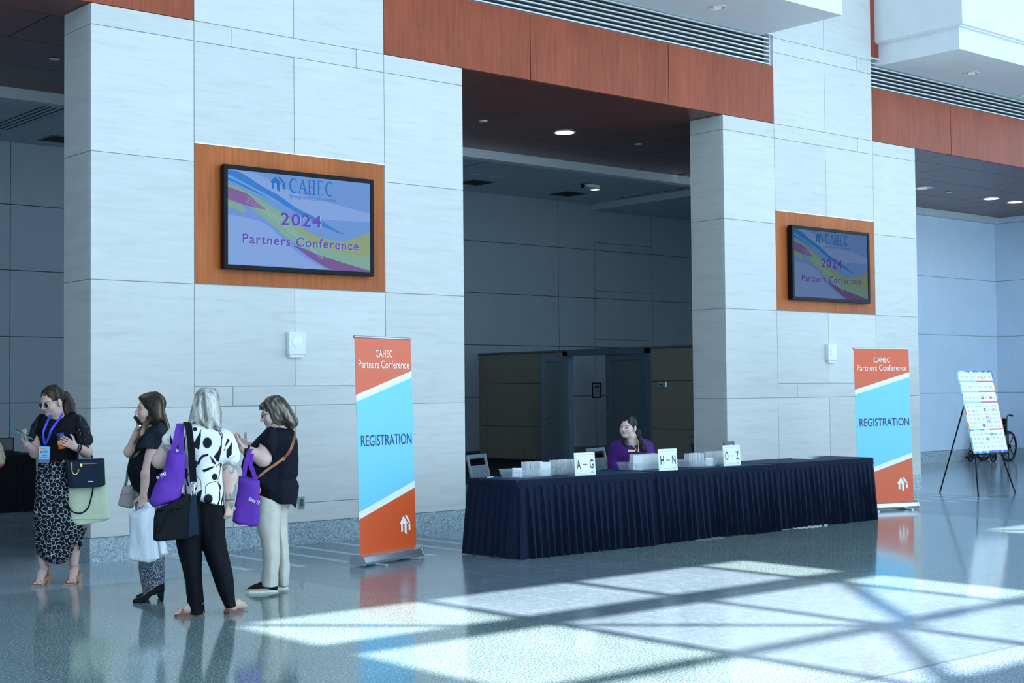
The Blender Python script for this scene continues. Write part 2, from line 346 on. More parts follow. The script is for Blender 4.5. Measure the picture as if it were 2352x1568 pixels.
# white bulkheads projecting into the atrium
def bulk(name, x0, x1, ylow, two):
    mb = MB()
    if two:
        mb.box(x0+.09, x1, ylow+.09, .2, 6.33, 6.70); mb.box(x0, x1, ylow-.02, .2, 6.66, 9.6)
        mb.box(x0+.03, x1, ylow+.03, .2, 6.64, 6.67)
    else: mb.box(x0, x1, ylow, .2, 6.38, 9.6)
    mb.build(name, 'white_paint', kind='structure')
bulk('ceiling_bulkhead_1', PA[3]+.2, 15.45, -1.3, False); bulk('ceiling_bulkhead_2', 18.03, 24.6, -1.43, True); bulk('ceiling_bulkhead_3', -2, 6.55, -1.3, False)

# inner concourse
mb = MB(); mb.box(-4, 30, 4.1, 4.3, 5.05, 6.3); mb.build('wall_drop_band', 'band_paint', kind='structure')
mb = MB()
for z0, z1 in ((.18, 1.415), (1.415, 2.605), (2.605, 3.797), (3.797, 4.98), (4.98, 6.15)):
    for x0, x1 in ((-4, 7.6), (7.6, 10.06), (10.06, 14.6), (14.6, 18.9), (18.9, 23.39), (23.39, 24.59), (24.59, 26.62), (26.62, 30)):
        if x0 == 24.59 and z0 > .2:
            mb.box(x0+.007, x1-.007, 12.85, 12.9, z0+.007, z0+.185); mb.box(x0+.007, x1-.007, 12.85, 12.9, z0+.195, z1-.007)
        else: mb.box(x0+.007, x1-.007, 12.85, 12.9, z0+.007, z1-.007)
mb.box(-4, 30, 12.87, 13.0, 0, 6.2, 1); mb.build('wall_back', ['wall_grey', 'joint_dark'], kind='structure')
MB().box(-4, 30, 12.83, 12.87, 0, .2).build('baseboard_back', 'steel_dark', kind='structure')
mb = MB(); x = -4
while x < 30:
    mb.box(x+.006, x+.61, 4.3, 12.85, 6.1, 6.14); x += .616
mb.box(-4, 30, 4.1, 13, 6.12, 6.2, 1); mb.build('ceiling_concourse', ['ceil_tile', 'joint_dark'], kind='structure')
MB().box(24.5, 30, 4.3, 12.84, 5.95, 6.098).build('ceiling_lowered', 'ceil_tile', kind='structure')
MB().box(-4.2, -4, .3, 13, 0, 6.2).build('wall_side_west', 'wall_grey', kind='structure'); MB().box(30, 30.2, 4.3, 13, 0, 6.2).build('wall_side_east', 'wall_grey', kind='structure')
# bay wall beyond far pier
mb = MB()
for z0, z1 in ((.24, 1.42), (1.42, 2.62), (2.62, 3.81), (3.81, 5.05), (5.05, 5.18)):
    mb.box(23.2, 28.24, 4.2, 4.24, z0+.006, z1-.005); mb.box(28.24, 28.28, -3, 4.24, z0+.006, z1-.005)
mb.box(23.2, 28.24, 4.22, 4.3, 0, 5.178, 1); mb.box(28.26, 28.36, -3, 4.3, 0, 5.178, 1)
mb.build('wall_bay', ['wall_bay', 'joint'], kind='structure')
mb = MB(); mb.box(23.2, 28.22, 4.16, 4.21, 0, .235); mb.box(28.19, 28.25, -3, 4.2, 0, .235); mb.build('baseboard_bay', 'granite_base', kind='structure')

# partition with double doors at x = 20.9
XP = 20.9
mb = MB()
def pan(y0, y1, z0, z1): mb.box(XP, XP+.06, y0+.006, y1-.006, z0+.006, z1-.006, 0)
for z0, z1 in ((.05, .77), (.77, 1.715), (1.715, 2.37)):
    pan(12.56, 12.85, z0, z1)
    if z0 < .5: pan(11.33, 12.56, z0, z1); pan(10.0, 11.33, z0, z1)
    else: pan(10.0, 12.56, z0, z1)
    pan(4.4, 7.45, z0, z1)
mb.box(XP+.03, XP+.12, 9.96, 12.85, 0, 2.37, 1); mb.box(XP+.03, XP+.12, 4.4, 7.5, 0, 2.37, 1)
mb.box(XP-.02, XP+.14, 4.4, 12.85, 2.37, 2.41, 2)
mb.build('wall_partition', ['wall_tan', 'joint_dark', 'blue_steel'], kind='structure')
mb = MB()
for z0, z1 in ((.05, .77), (.77, 1.715), (1.715, 2.37)):
    for y0, y1 in ((6.6, 9.0), (9.0, 11.4)): mb.box(23.6, 23.66, y0+.006, y1-.006, z0+.006, z1-.006)
mb.box(23.64, 23.7, 6.5, 11.5, 0, 2.4, 1); mb.build('wall_inner_room', ['wall_tan', 'joint_dark'], kind='structure')
mb = MB(); mb.box(XP-.03, XP+.15, 9.87, 10.0, 0, 2.38); mb.box(XP-.03, XP+.15, 7.45, 7.6, 0, 2.38); mb.box(XP-.03, XP+.15, 7.45, 10.0, 2.28, 2.38)
mb.build('trim_3', 'blue_steel', kind='structure')
def door(name, hinge, ang, w, flip):
    # leaf runs along local +x from the hinge
    t = bpy.data.objects.new(name, None); COL.objects.link(t); t.location = (hinge[0], hinge[1], 0.012); t.rotation_euler = (0, 0, ang); t['kind'] = 'structure'
    mb = MB(); st = .12
    for a in ((0, st, 0, 2.26), (w-st, w, 0, 2.26), (st, w-st, 2.26-st, 2.26), (st, w-st, 0, .26)): mb.box(a[0], a[1], -.022, .022, a[2], a[3])
    mb.build('door_frame', 'blue_steel', t, bevel=.003)
    MB().box(st, w-st, -.006, .006, .26, 2.26-st).build('glass_pane', 'frosted', t)
    for s in (-1, 1):
        h = MB(); h.lathe([(.028, 0), (.028, .012), (.012, .014), (.012, .05)], 12, M4=Matrix.Translation((w-.06, s*.022, 1.0)) @ Matrix.Rotation(-s*math.pi/2, 4, 'X'))
        h.tube([(w-.06, s*.065, 1.0), (w-.18, s*.07, 1.0)], .011); h.build('door_handle', 'chrome', t, True)
    for z in (.35, 1.15, 1.95):
        MB().lathe([(.013, 0), (.013, .11)], 8, c=(0, -.03, z)).build('hinge', 'chrome', t)
    return t
a = math.radians(108)
door('door_1', (XP-.03, 9.86), math.atan2(math.cos(a), -math.sin(a)), 1.1, 1)
door('door_2', (XP+.03, 7.61), math.pi/2, 1.13, -1)
# framed notice and plaque
t = thing('framed_notice', 'small black framed notice on the tan wall seen through the open doorway', 'sign', (23.59, 9.28, 1.42))
p = at(1371, 896, 0, 23.59); t.location = (23.595, p[1], p[2]-.18)
mb = MB(); 
for b in ((-.15, -.125, 0, .36), (.125, .15, 0, .36), (-.125, .125, 0, .025), (-.125, .125, .335, .36)): mb.box(-.02, 0, b[0], b[1], b[2], b[3])
mb.build('frame', 'black', t)
mb = MB(); mb.box(-.008, -.002, -.125, .125, .025, .335, 0); mb.box(-.0095, -.008, -.07, .07, .25, .28, 1); mb.box(-.0095, -.008, -.05, .05, .18, .19, 2); mb.box(-.0095, -.008, -.04, .04, .15, .16, 2); mb.box(-.0095, -.008, -.06, .06, .105, .115, 2)
mb.build('notice_sheet', ['wall_grey', 'ink', 'steel_dark'], t)
t = thing('wall_plaque', 'small grey curved room plaque on the tan partition beside the closed glass door', 'plaque', (XP-.001, 7.15, 1.6))
MB().prism([(0, -.13), (-.02, -.11), (-.032, 0), (-.02, .11), (0, .13)], 0, .1).build('plate', 'alu', t)
MB().prism([(-.0325, -.05), (-.0345, 0), (-.0325, .05)], .03, .06).build('text_strip', 'steel_dark', t)
MB().lathe([(.035, 0), (.035, .03), (.02, .05)], 12, M4=Matrix.Translation((20.35, 12.82, .13)) @ Matrix.Rotation(math.pi/2, 4, 'X')).build('door_stop', 'alu')
tag(bpy.data.objects['door_stop'], 'small round metal door stop on the dark baseboard of the back wall', 'door stop')

# ceiling fixtures
def downlight(x, y, z, r, lit, label, group=None, adj=False):
    t = thing('ceiling_light', label, 'light', (x, y, z), 0, group)
    MB().lathe([(r*.84, 0), (r*.84, -.006), (r, -.006), (r, 0)], 28, caps=False).build('trim_ring', 'white_plastic', t, True)
    if lit: MB().lathe([(.001, -.003), (r*.83, -.003), (r*.83, -.001), (.001, -.001)], 28).build('lamp', 'lamp_disc', t)
    else:
        MB().lathe([(.001, -.002), (r*.83, -.002), (r*.83, -.001), (.001, -.001)], 28).build('recess', 'chrome', t)
        MB().lathe([(.001, -.02), (r*.42, -.016), (r*.45, -.003), (.001, -.003)], 20).build('lamp', 'lamp_dim', t, True)
G = 'recessed downlights in the wood soffits'
downlight(13.82, 2.27, 5.178, .16, True, 'glowing downlight in the dark wood soffit over the registration tables', G)
downlight(25.24, 2.47, 5.178, .16, True, 'lit downlight beyond the far pier, nearer that pier of the two', G)
downlight(26.1, 2.47, 5.178, .16, True, 'lit downlight beyond the far pier, farther from that pier of the two', G)
downlight(22.85, 2.42, 5.178, .19, False, 'unlit downlight in the soffit touching the edge of the far pier', G)
p = at(1648, 17, 2, 6.378); downlight(p[0], p[1], 6.378, .115, False, 'unlit downlight under the white bulkhead above the registration tables')
p = at(2232, 168, 2, 6.328); downlight(p[0], p[1], 6.328, .115, False, 'unlit downlight under the stepped white bulkhead above the far bay')
downlight(22.77, 10.92, 6.098, .12, True, 'small glowing downlight in the grey tiled ceiling behind the wood soffit')
for (x, y, z, lab) in ((6.4, 2.36, 5.178, 'round white sprinkler cover in the soffit beside the near pier'), (12.35, 2.29, 5.178, 'round white sprinkler cover in the middle soffit, nearest the pier with the large screen'),
                       (15.32, 2.29, 5.178, 'round white sprinkler cover in the middle soffit, nearest the far pier'), (23.7, 2.41, 5.178, 'round white sprinkler cover in the far bay soffit'), (21.88, -.13, 6.328, 'round sprinkler cover under the stepped white bulkhead'), (24.0, 10.91, 6.098, 'round sprinkler cover in the grey tiled ceiling near the lowered ceiling')):
    mb = MB(); mb.lathe([(.055, -.012), (.06, -.004), (.03, 0)], 20); o = mb.build('sprinkler_cover', 'white_plastic', None, True); o.location = (x, y, z); tag(o, lab, 'sprinkler', 'sprinkler covers')
for p, lab in (((1305, 445), 'dark square vent in the grey ceiling beside the small downlight'), ((1092, 419), 'dark square vent in the grey ceiling cut off by the pier with the large screen'), ((143, 320), 'dark square vent in the grey ceiling cut off by the reveal of the near pier')):
    q = at(*p, 2, 6.098); t = thing('ceiling_vent', lab, 'vent', (q[0], q[1], 6.098), 0, 'square ceiling vents')
    mb = MB(); mb.box(-.31, .31, -.31, .31, -.004, -.001); mb.build('vent_core', 'joint_dark', t)
    mb = MB()
    for b in ((-.32, -.29, -.32, .32), (.29, .32, -.32, .32), (-.29, .29, -.32, -.29), (-.29, .29, .29, .32)): mb.box(b[0], b[1], b[2], b[3], -.008, 0)
    mb.build('frame', 'steel_dark', t)
def slot(x0, x1, y0, y1, n, lab):
    t = thing('slot_diffuser', lab, 'diffuser', ((x0+x1)/2, (y0+y1)/2, 6.098), 0, 'slot diffusers in the grey ceiling'); w = (x1-x0)/2; l = (y1-y0)/2
    MB().box(-w, w, -l, l, -.003, -.001).build('slot', 'joint_dark', t); mb = MB()
    for k in range(n): c = -w+(k+.5)*2*w/n; mb.box(c-.03, c+.03, -l, l, -.01, -.003)
    mb.build('blade', 'ceil_tile', t)
slot(9.2, 9.62, 7.0, 11.7, 4, 'long slotted air diffuser in the grey ceiling beside the near pier'); slot(24.25, 24.4, 6, 11.6, 1, 'narrow slot diffuser in the grey ceiling near the far pier'); slot(18.3, 18.4, 7, 11.0, 1, 'narrow slot diffuser in the grey ceiling beside the pier with the large screen')
t = thing('ceiling_camera', 'small boxy white fixture hanging under the grey tiled ceiling', 'fixture', (22.06, 10.34, 6.098))
MB().box(-.2, .2, -.12, .12, -.09, -.02).build('housing', 'white_plastic', t, bevel=.02); MB().lathe([(.03, -.02), (.03, 0)], 10).build('mount', 'alu', t); MB().lathe([(.05, 0), (.05, .04)], 12, M4=Matrix.Translation((-.2, 0, -.06)) @ Matrix.Rotation(-math.pi/2, 4, 'Y')).build('opening', 'black', t)
for p, lab in (((1137, 408), 'round white speaker disc in the grey ceiling, beside the pier with the large screen'), ((1412, 440), 'round speaker disc in the grey ceiling, beyond the small glowing downlight'), ((1086, 402), 'round flat speaker disc in the grey ceiling, nearest the slot diffuser'), ((50, 175), 'round speaker disc in the grey ceiling beside the long slotted diffuser')):
    q = at(*p, 2, 6.098); o = MB().lathe([(.13, -.01), (.16, -.006), (.16, 0)], 24).build('ceiling_speaker', 'ceil_tile', None, True); o.location = (q[0], q[1], 6.098); tag(o, lab, 'speaker', 'ceiling speakers')

# atrium roof with skylights (lets the sun onto the floor)
SUN_EL, SUN_AZ = math.radians(58), 0.0
ZR = 12.0; OFF = -ZR/math.tan(SUN_EL)
mb = MB(); xs_ = [-12, 4.88, 10.05, 13.97, 19.1, 40]
yb = [-30, -11.8, -8.72, -8.36, -5.55, -5.2, -4.08, 4]   # in floor shadow coordinates
for i in range(5):
    for j in range(7):
        if i in (1, 3) and j in (1, 3, 5): continue
        y0, y1 = yb[j]+OFF, yb[j+1]+OFF
        if j == 6: y1 = .3
        if j == 0: y0 = -18.9
        if y1 <= y0: continue
        mb.box(xs_[i], xs_[i+1], max(y0, -20), y1, ZR, ZR+.12)
mb.build('ceiling_atrium', 'roof_paint', kind='structure')
mb = MB()
for x0 in (0, 9.09):
    for bx in (6.47, 7.97, 9.47): mb.box(bx+x0-.06, bx+x0+.06, -12+OFF, -4+OFF, ZR-.02, ZR+.1)
    for by in (-7.08, -10.2): mb.box(4.88+x0, 10.05+x0, by-.065+OFF, by+.065+OFF, ZR-.02, ZR+.1)
    for (p, q, w) in (((9.6, -5.5), (8.05, -7.25), .055), ((8.05, -7.0), (6.3, -8.7), .055), ((4.9, -4.1), (6.2, -5.4), .03), ((6.47, -5.6), (7.97, -7.08), .03)):
        d = Vector((q[0]-p[0], q[1]-p[1], 0)); L = d.length; a = math.atan2(d.y, d.x)
        mb.box(0, L, -w, w, -.02, .08, M4=Matrix.Translation((p[0]+x0, p[1]+OFF, ZR)) @ Matrix.Rotation(a, 4, 'Z'))
mb.build('trim_4', 'white_paint', kind='structure')

MB().box(-10.2, -10, -18, .3, 0, 12).build('wall_light_block_west', 'roof_paint', kind='structure')  # unseen wall added to block side light and darken the west-facing reveals
# ------------------------------------------------------------------ wall displays
def display(px0, label, k, glow):
    cx = px0; t = thing('wall_display', label, 'screen', (cx, 0, 2.76), 0, 'wall displays on the stone piers')
    W, Hh = 1.79, 1.03; W2 = W/2; D = -.085
    mb = MB(); fr = .045
    for b in ((-W2, -W2+fr, 0, Hh), (W2-fr, W2, 0, Hh), (-W2+fr, W2-fr, 0, fr), (-W2+fr, W2-fr, Hh-fr, Hh)): mb.box(b[0], b[1], D-.012, D+.06, b[2], b[3])
    mb.box(-W2+.02, W2-.02, D+.02, .0, .02, Hh-.02); mb.build('bezel', 'black_gloss', t, bevel=.004)
    cols = dict(bg='#7199DA', bg2='#86A8E2', blue='#3F83D2', lblue='#6AA7E4', green='#80AC9E', lime='#8FA680', red='#8468A0', dred='#78609A', purple='#6455BE', white='#A9C4F0', logo='#2F78C8')
    ms = {}
    for n, c in cols.items(): ms[n] = emit('screen_%s_%d' % (n, k), hx(c), glow)
    keys = list(cols); mi = {n: i for i, n in enumerate(keys)}
    sw, sh = W-2*fr, Hh-2*fr
    def uv(x, y):
        u = (x-170)/1735; top = 140+180*u; bot = 1330+95*u; v = (y-top)/(bot-top)
        return (-sw/2+max(0, min(1, u))*sw, fr+sh-max(0, min(1, v))*sh)
    mb = MB(); nY = D-.001
    put_poly(mb, [(-sw/2, fr), (sw/2, fr), (sw/2, fr+sh), (-sw/2, fr+sh)], nY, 0)
    lay = [0]
    def strip(up, lo, c):
        lay[0] += 1; n = 40
        def samp(path, s):
            xs = [p[0] for p in path]; return np.interp(s, xs, [p[1] for p in path])
        x0 = max(up[0][0], lo[0][0]); x1 = min(up[-1][0], lo[-1][0]); g = np.linspace(x0, x1, n)
        ker = np.ones(7)/7
        def sm(a): return np.convolve(np.pad(a, 3, 'edge'), ker, 'valid')
        U, Lw = sm(samp(up, g)), sm(samp(lo, g))
        vs = []; fs = []
        for i in range(n):
            a, b = uv(g[i], U[i]), uv(g[i], Lw[i]); vs += [(a[0], nY-.0002*lay[0], a[1]), (b[0], nY-.0002*lay[0], b[1])]
        mb.add(vs, [(2*i, 2*i+1, 2*i+3, 2*i+2) for i in range(n-1)], mi[c])
    strip([(170, 700), (600, 800), (1000, 1200), (1300, 1370)], [(170, 1330), (600, 1340), (1000, 1370), (1300, 1400)], 'bg2')
    strip([(170, 140), (500, 180), (900, 420), (1900, 700)], [(170, 260), (600, 480), (1200, 760), (1900, 800)], 'bg2')
    strip([(170, 140), (340, 175), (500, 320), (800, 480), (950, 620), (1200, 730), (1560, 960)], [(170, 265), (400, 390), (600, 480), (850, 600), (1000, 700), (1250, 830), (1560, 965)], 'blue')
    strip([(170, 200), (450, 360), (700, 500), (900, 640)], [(170, 235), (450, 385), (700, 530), (900, 650)], 'lblue')
    strip([(170, 310), (400, 410), (620, 560), (800, 680), (950, 800), (1150, 950), (1400, 1035), (1650, 1035), (1895, 920)], [(170, 430), (400, 590), (520, 690), (700, 850), (900, 1030), (1200, 1190), (1500, 1290), (1895, 1420)], 'green')
    strip([(950, 800), (1150, 950), (1400, 1035), (1650, 1035), (1895, 920)], [(950, 830), (1150, 1040), (1400, 1130), (1650, 1200), (1895, 1250)], 'lime')
    strip([(170, 360), (400, 450), (600, 640)], [(170, 520), (400, 600), (600, 650)], 'red')
    strip([(170, 520), (350, 590), (380, 690)], [(170, 605), (350, 685), (380, 695)], 'green')
    strip([(940, 1080), (1200, 1190), (1500, 1290), (1895, 1405)], [(940, 1085), (1100, 1220), (1380, 1395), (1895, 1425)], 'dred')
    for o in (0, 30, 60): strip([(380, 470+o), (700, 690+o), (1000, 950+o), (1300, 1250+o*.4)], [(380, 473+o), (700, 694+o), (1000, 954+o), (1300, 1253+o*.4)], 'white')
    def box(x0, x1, y0, y1):
        a, b = uv(x0, y0), uv(x1, y1); return (a[0]+b[0])/2, (a[1]+b[1])/2, abs(b[0]-a[0]), abs(a[1]-b[1])
    T = MB(); ty = nY-.004
    def line(s, xl, xr, yt, yb_, mat, bold=.0, spacing=1.):
        u = ((xl+xr)/2-170)/1735; top = 140+180*u; bot = 1330+95*u
        h = (yb_-yt)/(bot-top)*sh; zc = fr+sh-((yt+yb_)/2-top)/(bot-top)*sh; x0, x1 = uv(xl, 700)[0], uv(xr, 700)[0]
        put_text(T, s, (x0+x1)/2, zc, x1-x0, h, ty, mat, bold, 0, spacing); return (x0+x1)/2, zc, x1-x0, h
    hxx = uv(655, 700)[0]; hw = uv(845, 700)[0]-hxx
    put_house(T, hxx, fr+sh-.178, hw, .150, ty, 2)
    # serif word mark
    x0, x1 = uv(888, 700)[0], uv(1440, 700)[0]; zb, ht = fr+sh-.172, .142; lw = (x1-x0)/5
    def bar(a, b, w): 
        d = Vector((b[0]-a[0], b[1]-a[1])); n = Vector((-d.y, d.x)).normalized()*w/2; put_poly(T, [(a[0]+n.x, a[1]+n.y), (a[0]-n.x, a[1]-n.y), (b[0]-n.x, b[1]-n.y), (b[0]+n.x, b[1]+n.y)], ty, 2)
    for i, ch in enumerate('CAHEC'):
        lx = x0+i*lw+.012; w = lw-.03; z = lambda f: zb+f*ht
        if ch == 'C':
            aa = np.linspace(.75, 2*math.pi-.75, 24); th_ = [.004+.007*math.sin(math.pi*k_/23) for k_ in range(24)]; ce = (lx+w*.55, z(.5))
            oi = [(ce[0]+(w*.55+e*t_)*math.cos(a_), ty, ce[1]+(ht*.5+e*t_)*math.sin(a_)) for a_, t_ in zip(aa, th_) for e in (-1, 1)]; T.add(oi, [(2*q_, 2*q_+1, 2*q_+3, 2*q_+2) for q_ in range(23)], 2)
            bar((lx+w*.95, z(.72)), (lx+w*.95, z(.95)), .008)
        if ch == 'A': bar((lx, z(0)), (lx+w*.5, z(1.)), .010); bar((lx+w*.5, z(1.)), (lx+w, z(0)), .019); bar((lx+w*.2, z(.35)), (lx+w*.8, z(.35)), .008); bar((lx-.02, z(0)), (lx+.02, z(0)), .008); bar((lx+w-.02, z(0)), (lx+w+.02, z(0)), .008)
        if ch == 'H':
            for q in (.15, .85): bar((lx+w*q, z(0)), (lx+w*q, z(1)), .017); bar((lx+w*q-.022, z(0)), (lx+w*q+.022, z(0)), .008); bar((lx+w*q-.022, z(1)), (lx+w*q+.022, z(1)), .008)
            bar((lx+w*.15, z(.5)), (lx+w*.85, z(.5)), .008)
        if ch == 'E':
            bar((lx+w*.2, z(0)), (lx+w*.2, z(1)), .017); bar((lx+w*.05, z(0)), (lx+w*.9, z(0)), .009); bar((lx+w*.05, z(1)), (lx+w*.85, z(1)), .009); bar((lx+w*.2, z(.52)), (lx+w*.7, z(.52)), .008); bar((lx+w*.88, z(0)), (lx+w*.9, z(.2)), .008); bar((lx+w*.84, z(1)), (lx+w*.85, z(.82)), .008)
    line('Strengthening Communities', 890, 1468, 478, 538, 2)
    for dx, mat, yy in ((6, 1, .0006), (0, 0, 0)):
        ty = nY-.004+yy
        line('2024', 785+dx, 1280+dx, 700+dx*.8, 855+dx*.8, mat, .02, 1.15)
        line('Partners Conference', 340+dx, 1752+dx, 995+dx*.8, 1110+dx*.8, mat, .015, 1.15)
    mb.merge(T, len(keys)); mb.build('screen', [ms[n] for n in keys]+[ms['purple'], ms['white'], ms['logo']], t)
    return t
display(PA[1]+1.166, 'larger-looking wall display reading 2024 Partners Conference, on the pier behind the standing women', 1, .93)
display(PB[1]+1.125, 'dimmer wall display reading 2024 Partners Conference on the far pier behind the tables', 2, .44)
# wall speakers, wall plate
def wspk(x, lab):
    t = thing('wall_speaker', lab, 'speaker', (x, 0, 1.90), 0, 'white wall speakers')
    MB().box(-.1, .1, -.06, 0, .03, .26).build('housing', 'white_plastic', t, bevel=.008)
    MB().lathe([(.055, 0), (.06, .004), (.001, .006)], 24, M4=Matrix.Translation((0, -.06, .16)) @ Matrix.Rotation(math.pi/2, 4, 'X')).build('grille', 'louver', t, True)
    MB().box(-.085, .085, -.05, 0, 0, .032).build('bracket', 'white_plastic', t, bevel=.004)
wspk(7.93, 'small white wall speaker under the larger screen, above the waiting women'); wspk(16.79, 'small white wall speaker on the far pier above the registration tables')
t = thing('wall_socket', 'grey metal socket plate low on the stone pier behind the woman in light trousers', 'socket', (8.0, 0, .36))
MB().box(-.04, .04, -.008, 0, 0, .13).build('plate', 'alu', t, bevel=.002); MB().box(-.02, .02, -.012, -.008, .03, .1).build('socket_insert', 'steel_dark', t)

# ------------------------------------------------------------------ roll-up banners
def banner(x, y, rz, lab, w=.84, haze=0):
    t = thing('banner_stand', lab, 'banner', (x, y, 0), rz, 'roll-up banner stands'); w2 = w/2
    mb = MB(); prof = [(-.075, .014), (-.085, .04), (-.07, .085), (-.03, .1), (.03, .1), (.07, .085), (.085, .04), (.075, .014)]
    mb.prism(prof, -w2-.01, w2+.01, Matrix(((0, 0, 1, 0), (1, 0, 0, 0), (0, 1, 0, 0), (0, 0, 0, 1)))); mb.build('base_cassette', 'alu', t, bevel=.004)
    for s in (-1, 1):
        mb = MB(); mb.prism([(a*1.08, (b-.055)*1.1+.055) for a, b in prof], 0, .014, Matrix(((0, 0, 1, s*(w2+.01) - (.014 if s < 0 else 0)), (1, 0, 0, 0), (0, 1, 0, 0), (0, 0, 0, 1)))); mb.build('end_cap', 'alu', t)
        MB().box(s*w2*.62-.022, s*w2*.62+.022, -.19, .19, 0, .014).build('foot', 'alu', t, bevel=.003)
    MB().tube([(0, .03, .1), (0, .06, 2.03)], .009).build('support_pole', 'alu', t, True)
    MB().tube([(-w2, .046, 2.035), (w2, .046, 2.035)], .013, 10).build('top_rail', 'alu', t, True)
    z0, z1 = .095, 2.03; Hh = z1-z0; n = 60; mb = MB()
    yy = lambda z: -.012+.05*(z-z0)/Hh
    def band(f, mi):  # polygon in (u 0..1, v 0..1 from bottom)
        put = [(-w2+u*w, z0+v*Hh) for u, v in f]
        mb.add([(x_, yy(z_), z_) for x_, z_ in put], [tuple(range(len(put)))], mi)
    a, b = .702, .815; c = .054   # upper boundary left/right, stripe height
    d, e = .165, .285
    band([(0, a+c*.6), (1, b+c*.6), (1, 1), (0, 1)], 0); band([(0, a), (1, b), (1, b+c*.6), (0, a+c*.6)], 1)
    band([(0, d+c*.6), (1, e+c*.6), (1, b), (0, a)], 2); band([(0, d), (1, e), (1, e+c*.6), (0, d+c*.6)], 1); band([(0, 0), (1, 0), (1, e), (0, d)], 0)
    mb.add([(-w2, yy(z0)+.003, z0), (w2, yy(z0)+.003, z0), (w2, yy(z1)+.003, z1), (-w2, yy(z1)+.003, z1)], [(3, 2, 1, 0)], 1)
    T = MB()
    put_text(T, 'CAHEC', 0, 0, w*.30, .066, 0, 0); v1 = len(T.v)
    T.v = [(x_, 0, z_+z0+Hh*.928) for x_, _, z_ in T.v]
    k = len(T.v); put_text(T, 'Partners Conference', 0, z0+Hh*.877, w*.90, .072, 0, 0)
    put_text(T, 'REGISTRATION', .012, z0+Hh*.522, w*.90, .098, 0, 1)
    put_house(T, w2-.30*w, z0+.13, .2*w, .175, 0, 0)
    T.v = [(x_, yy(z_)-.003, z_) for x_, _, z_ in T.v]
    mb.merge(T, 3); mb.build('graphic_panel', ['orange_vinyl', 'white_vinyl', 'cyan_vinyl', 'cream_ink', 'navy_ink'], t)
    return t
p0, p1 = at(822, 1302, 2, 0), at(963, 1282, 2, 0)
banner(7.745, -1.86, math.radians(17), 'orange and blue REGISTRATION banner standing before the near pier beside the waiting women')
banner(15.50, -1.80, math.radians(-16.5), 'orange and blue REGISTRATION banner standing behind the far end of the tables', .86)

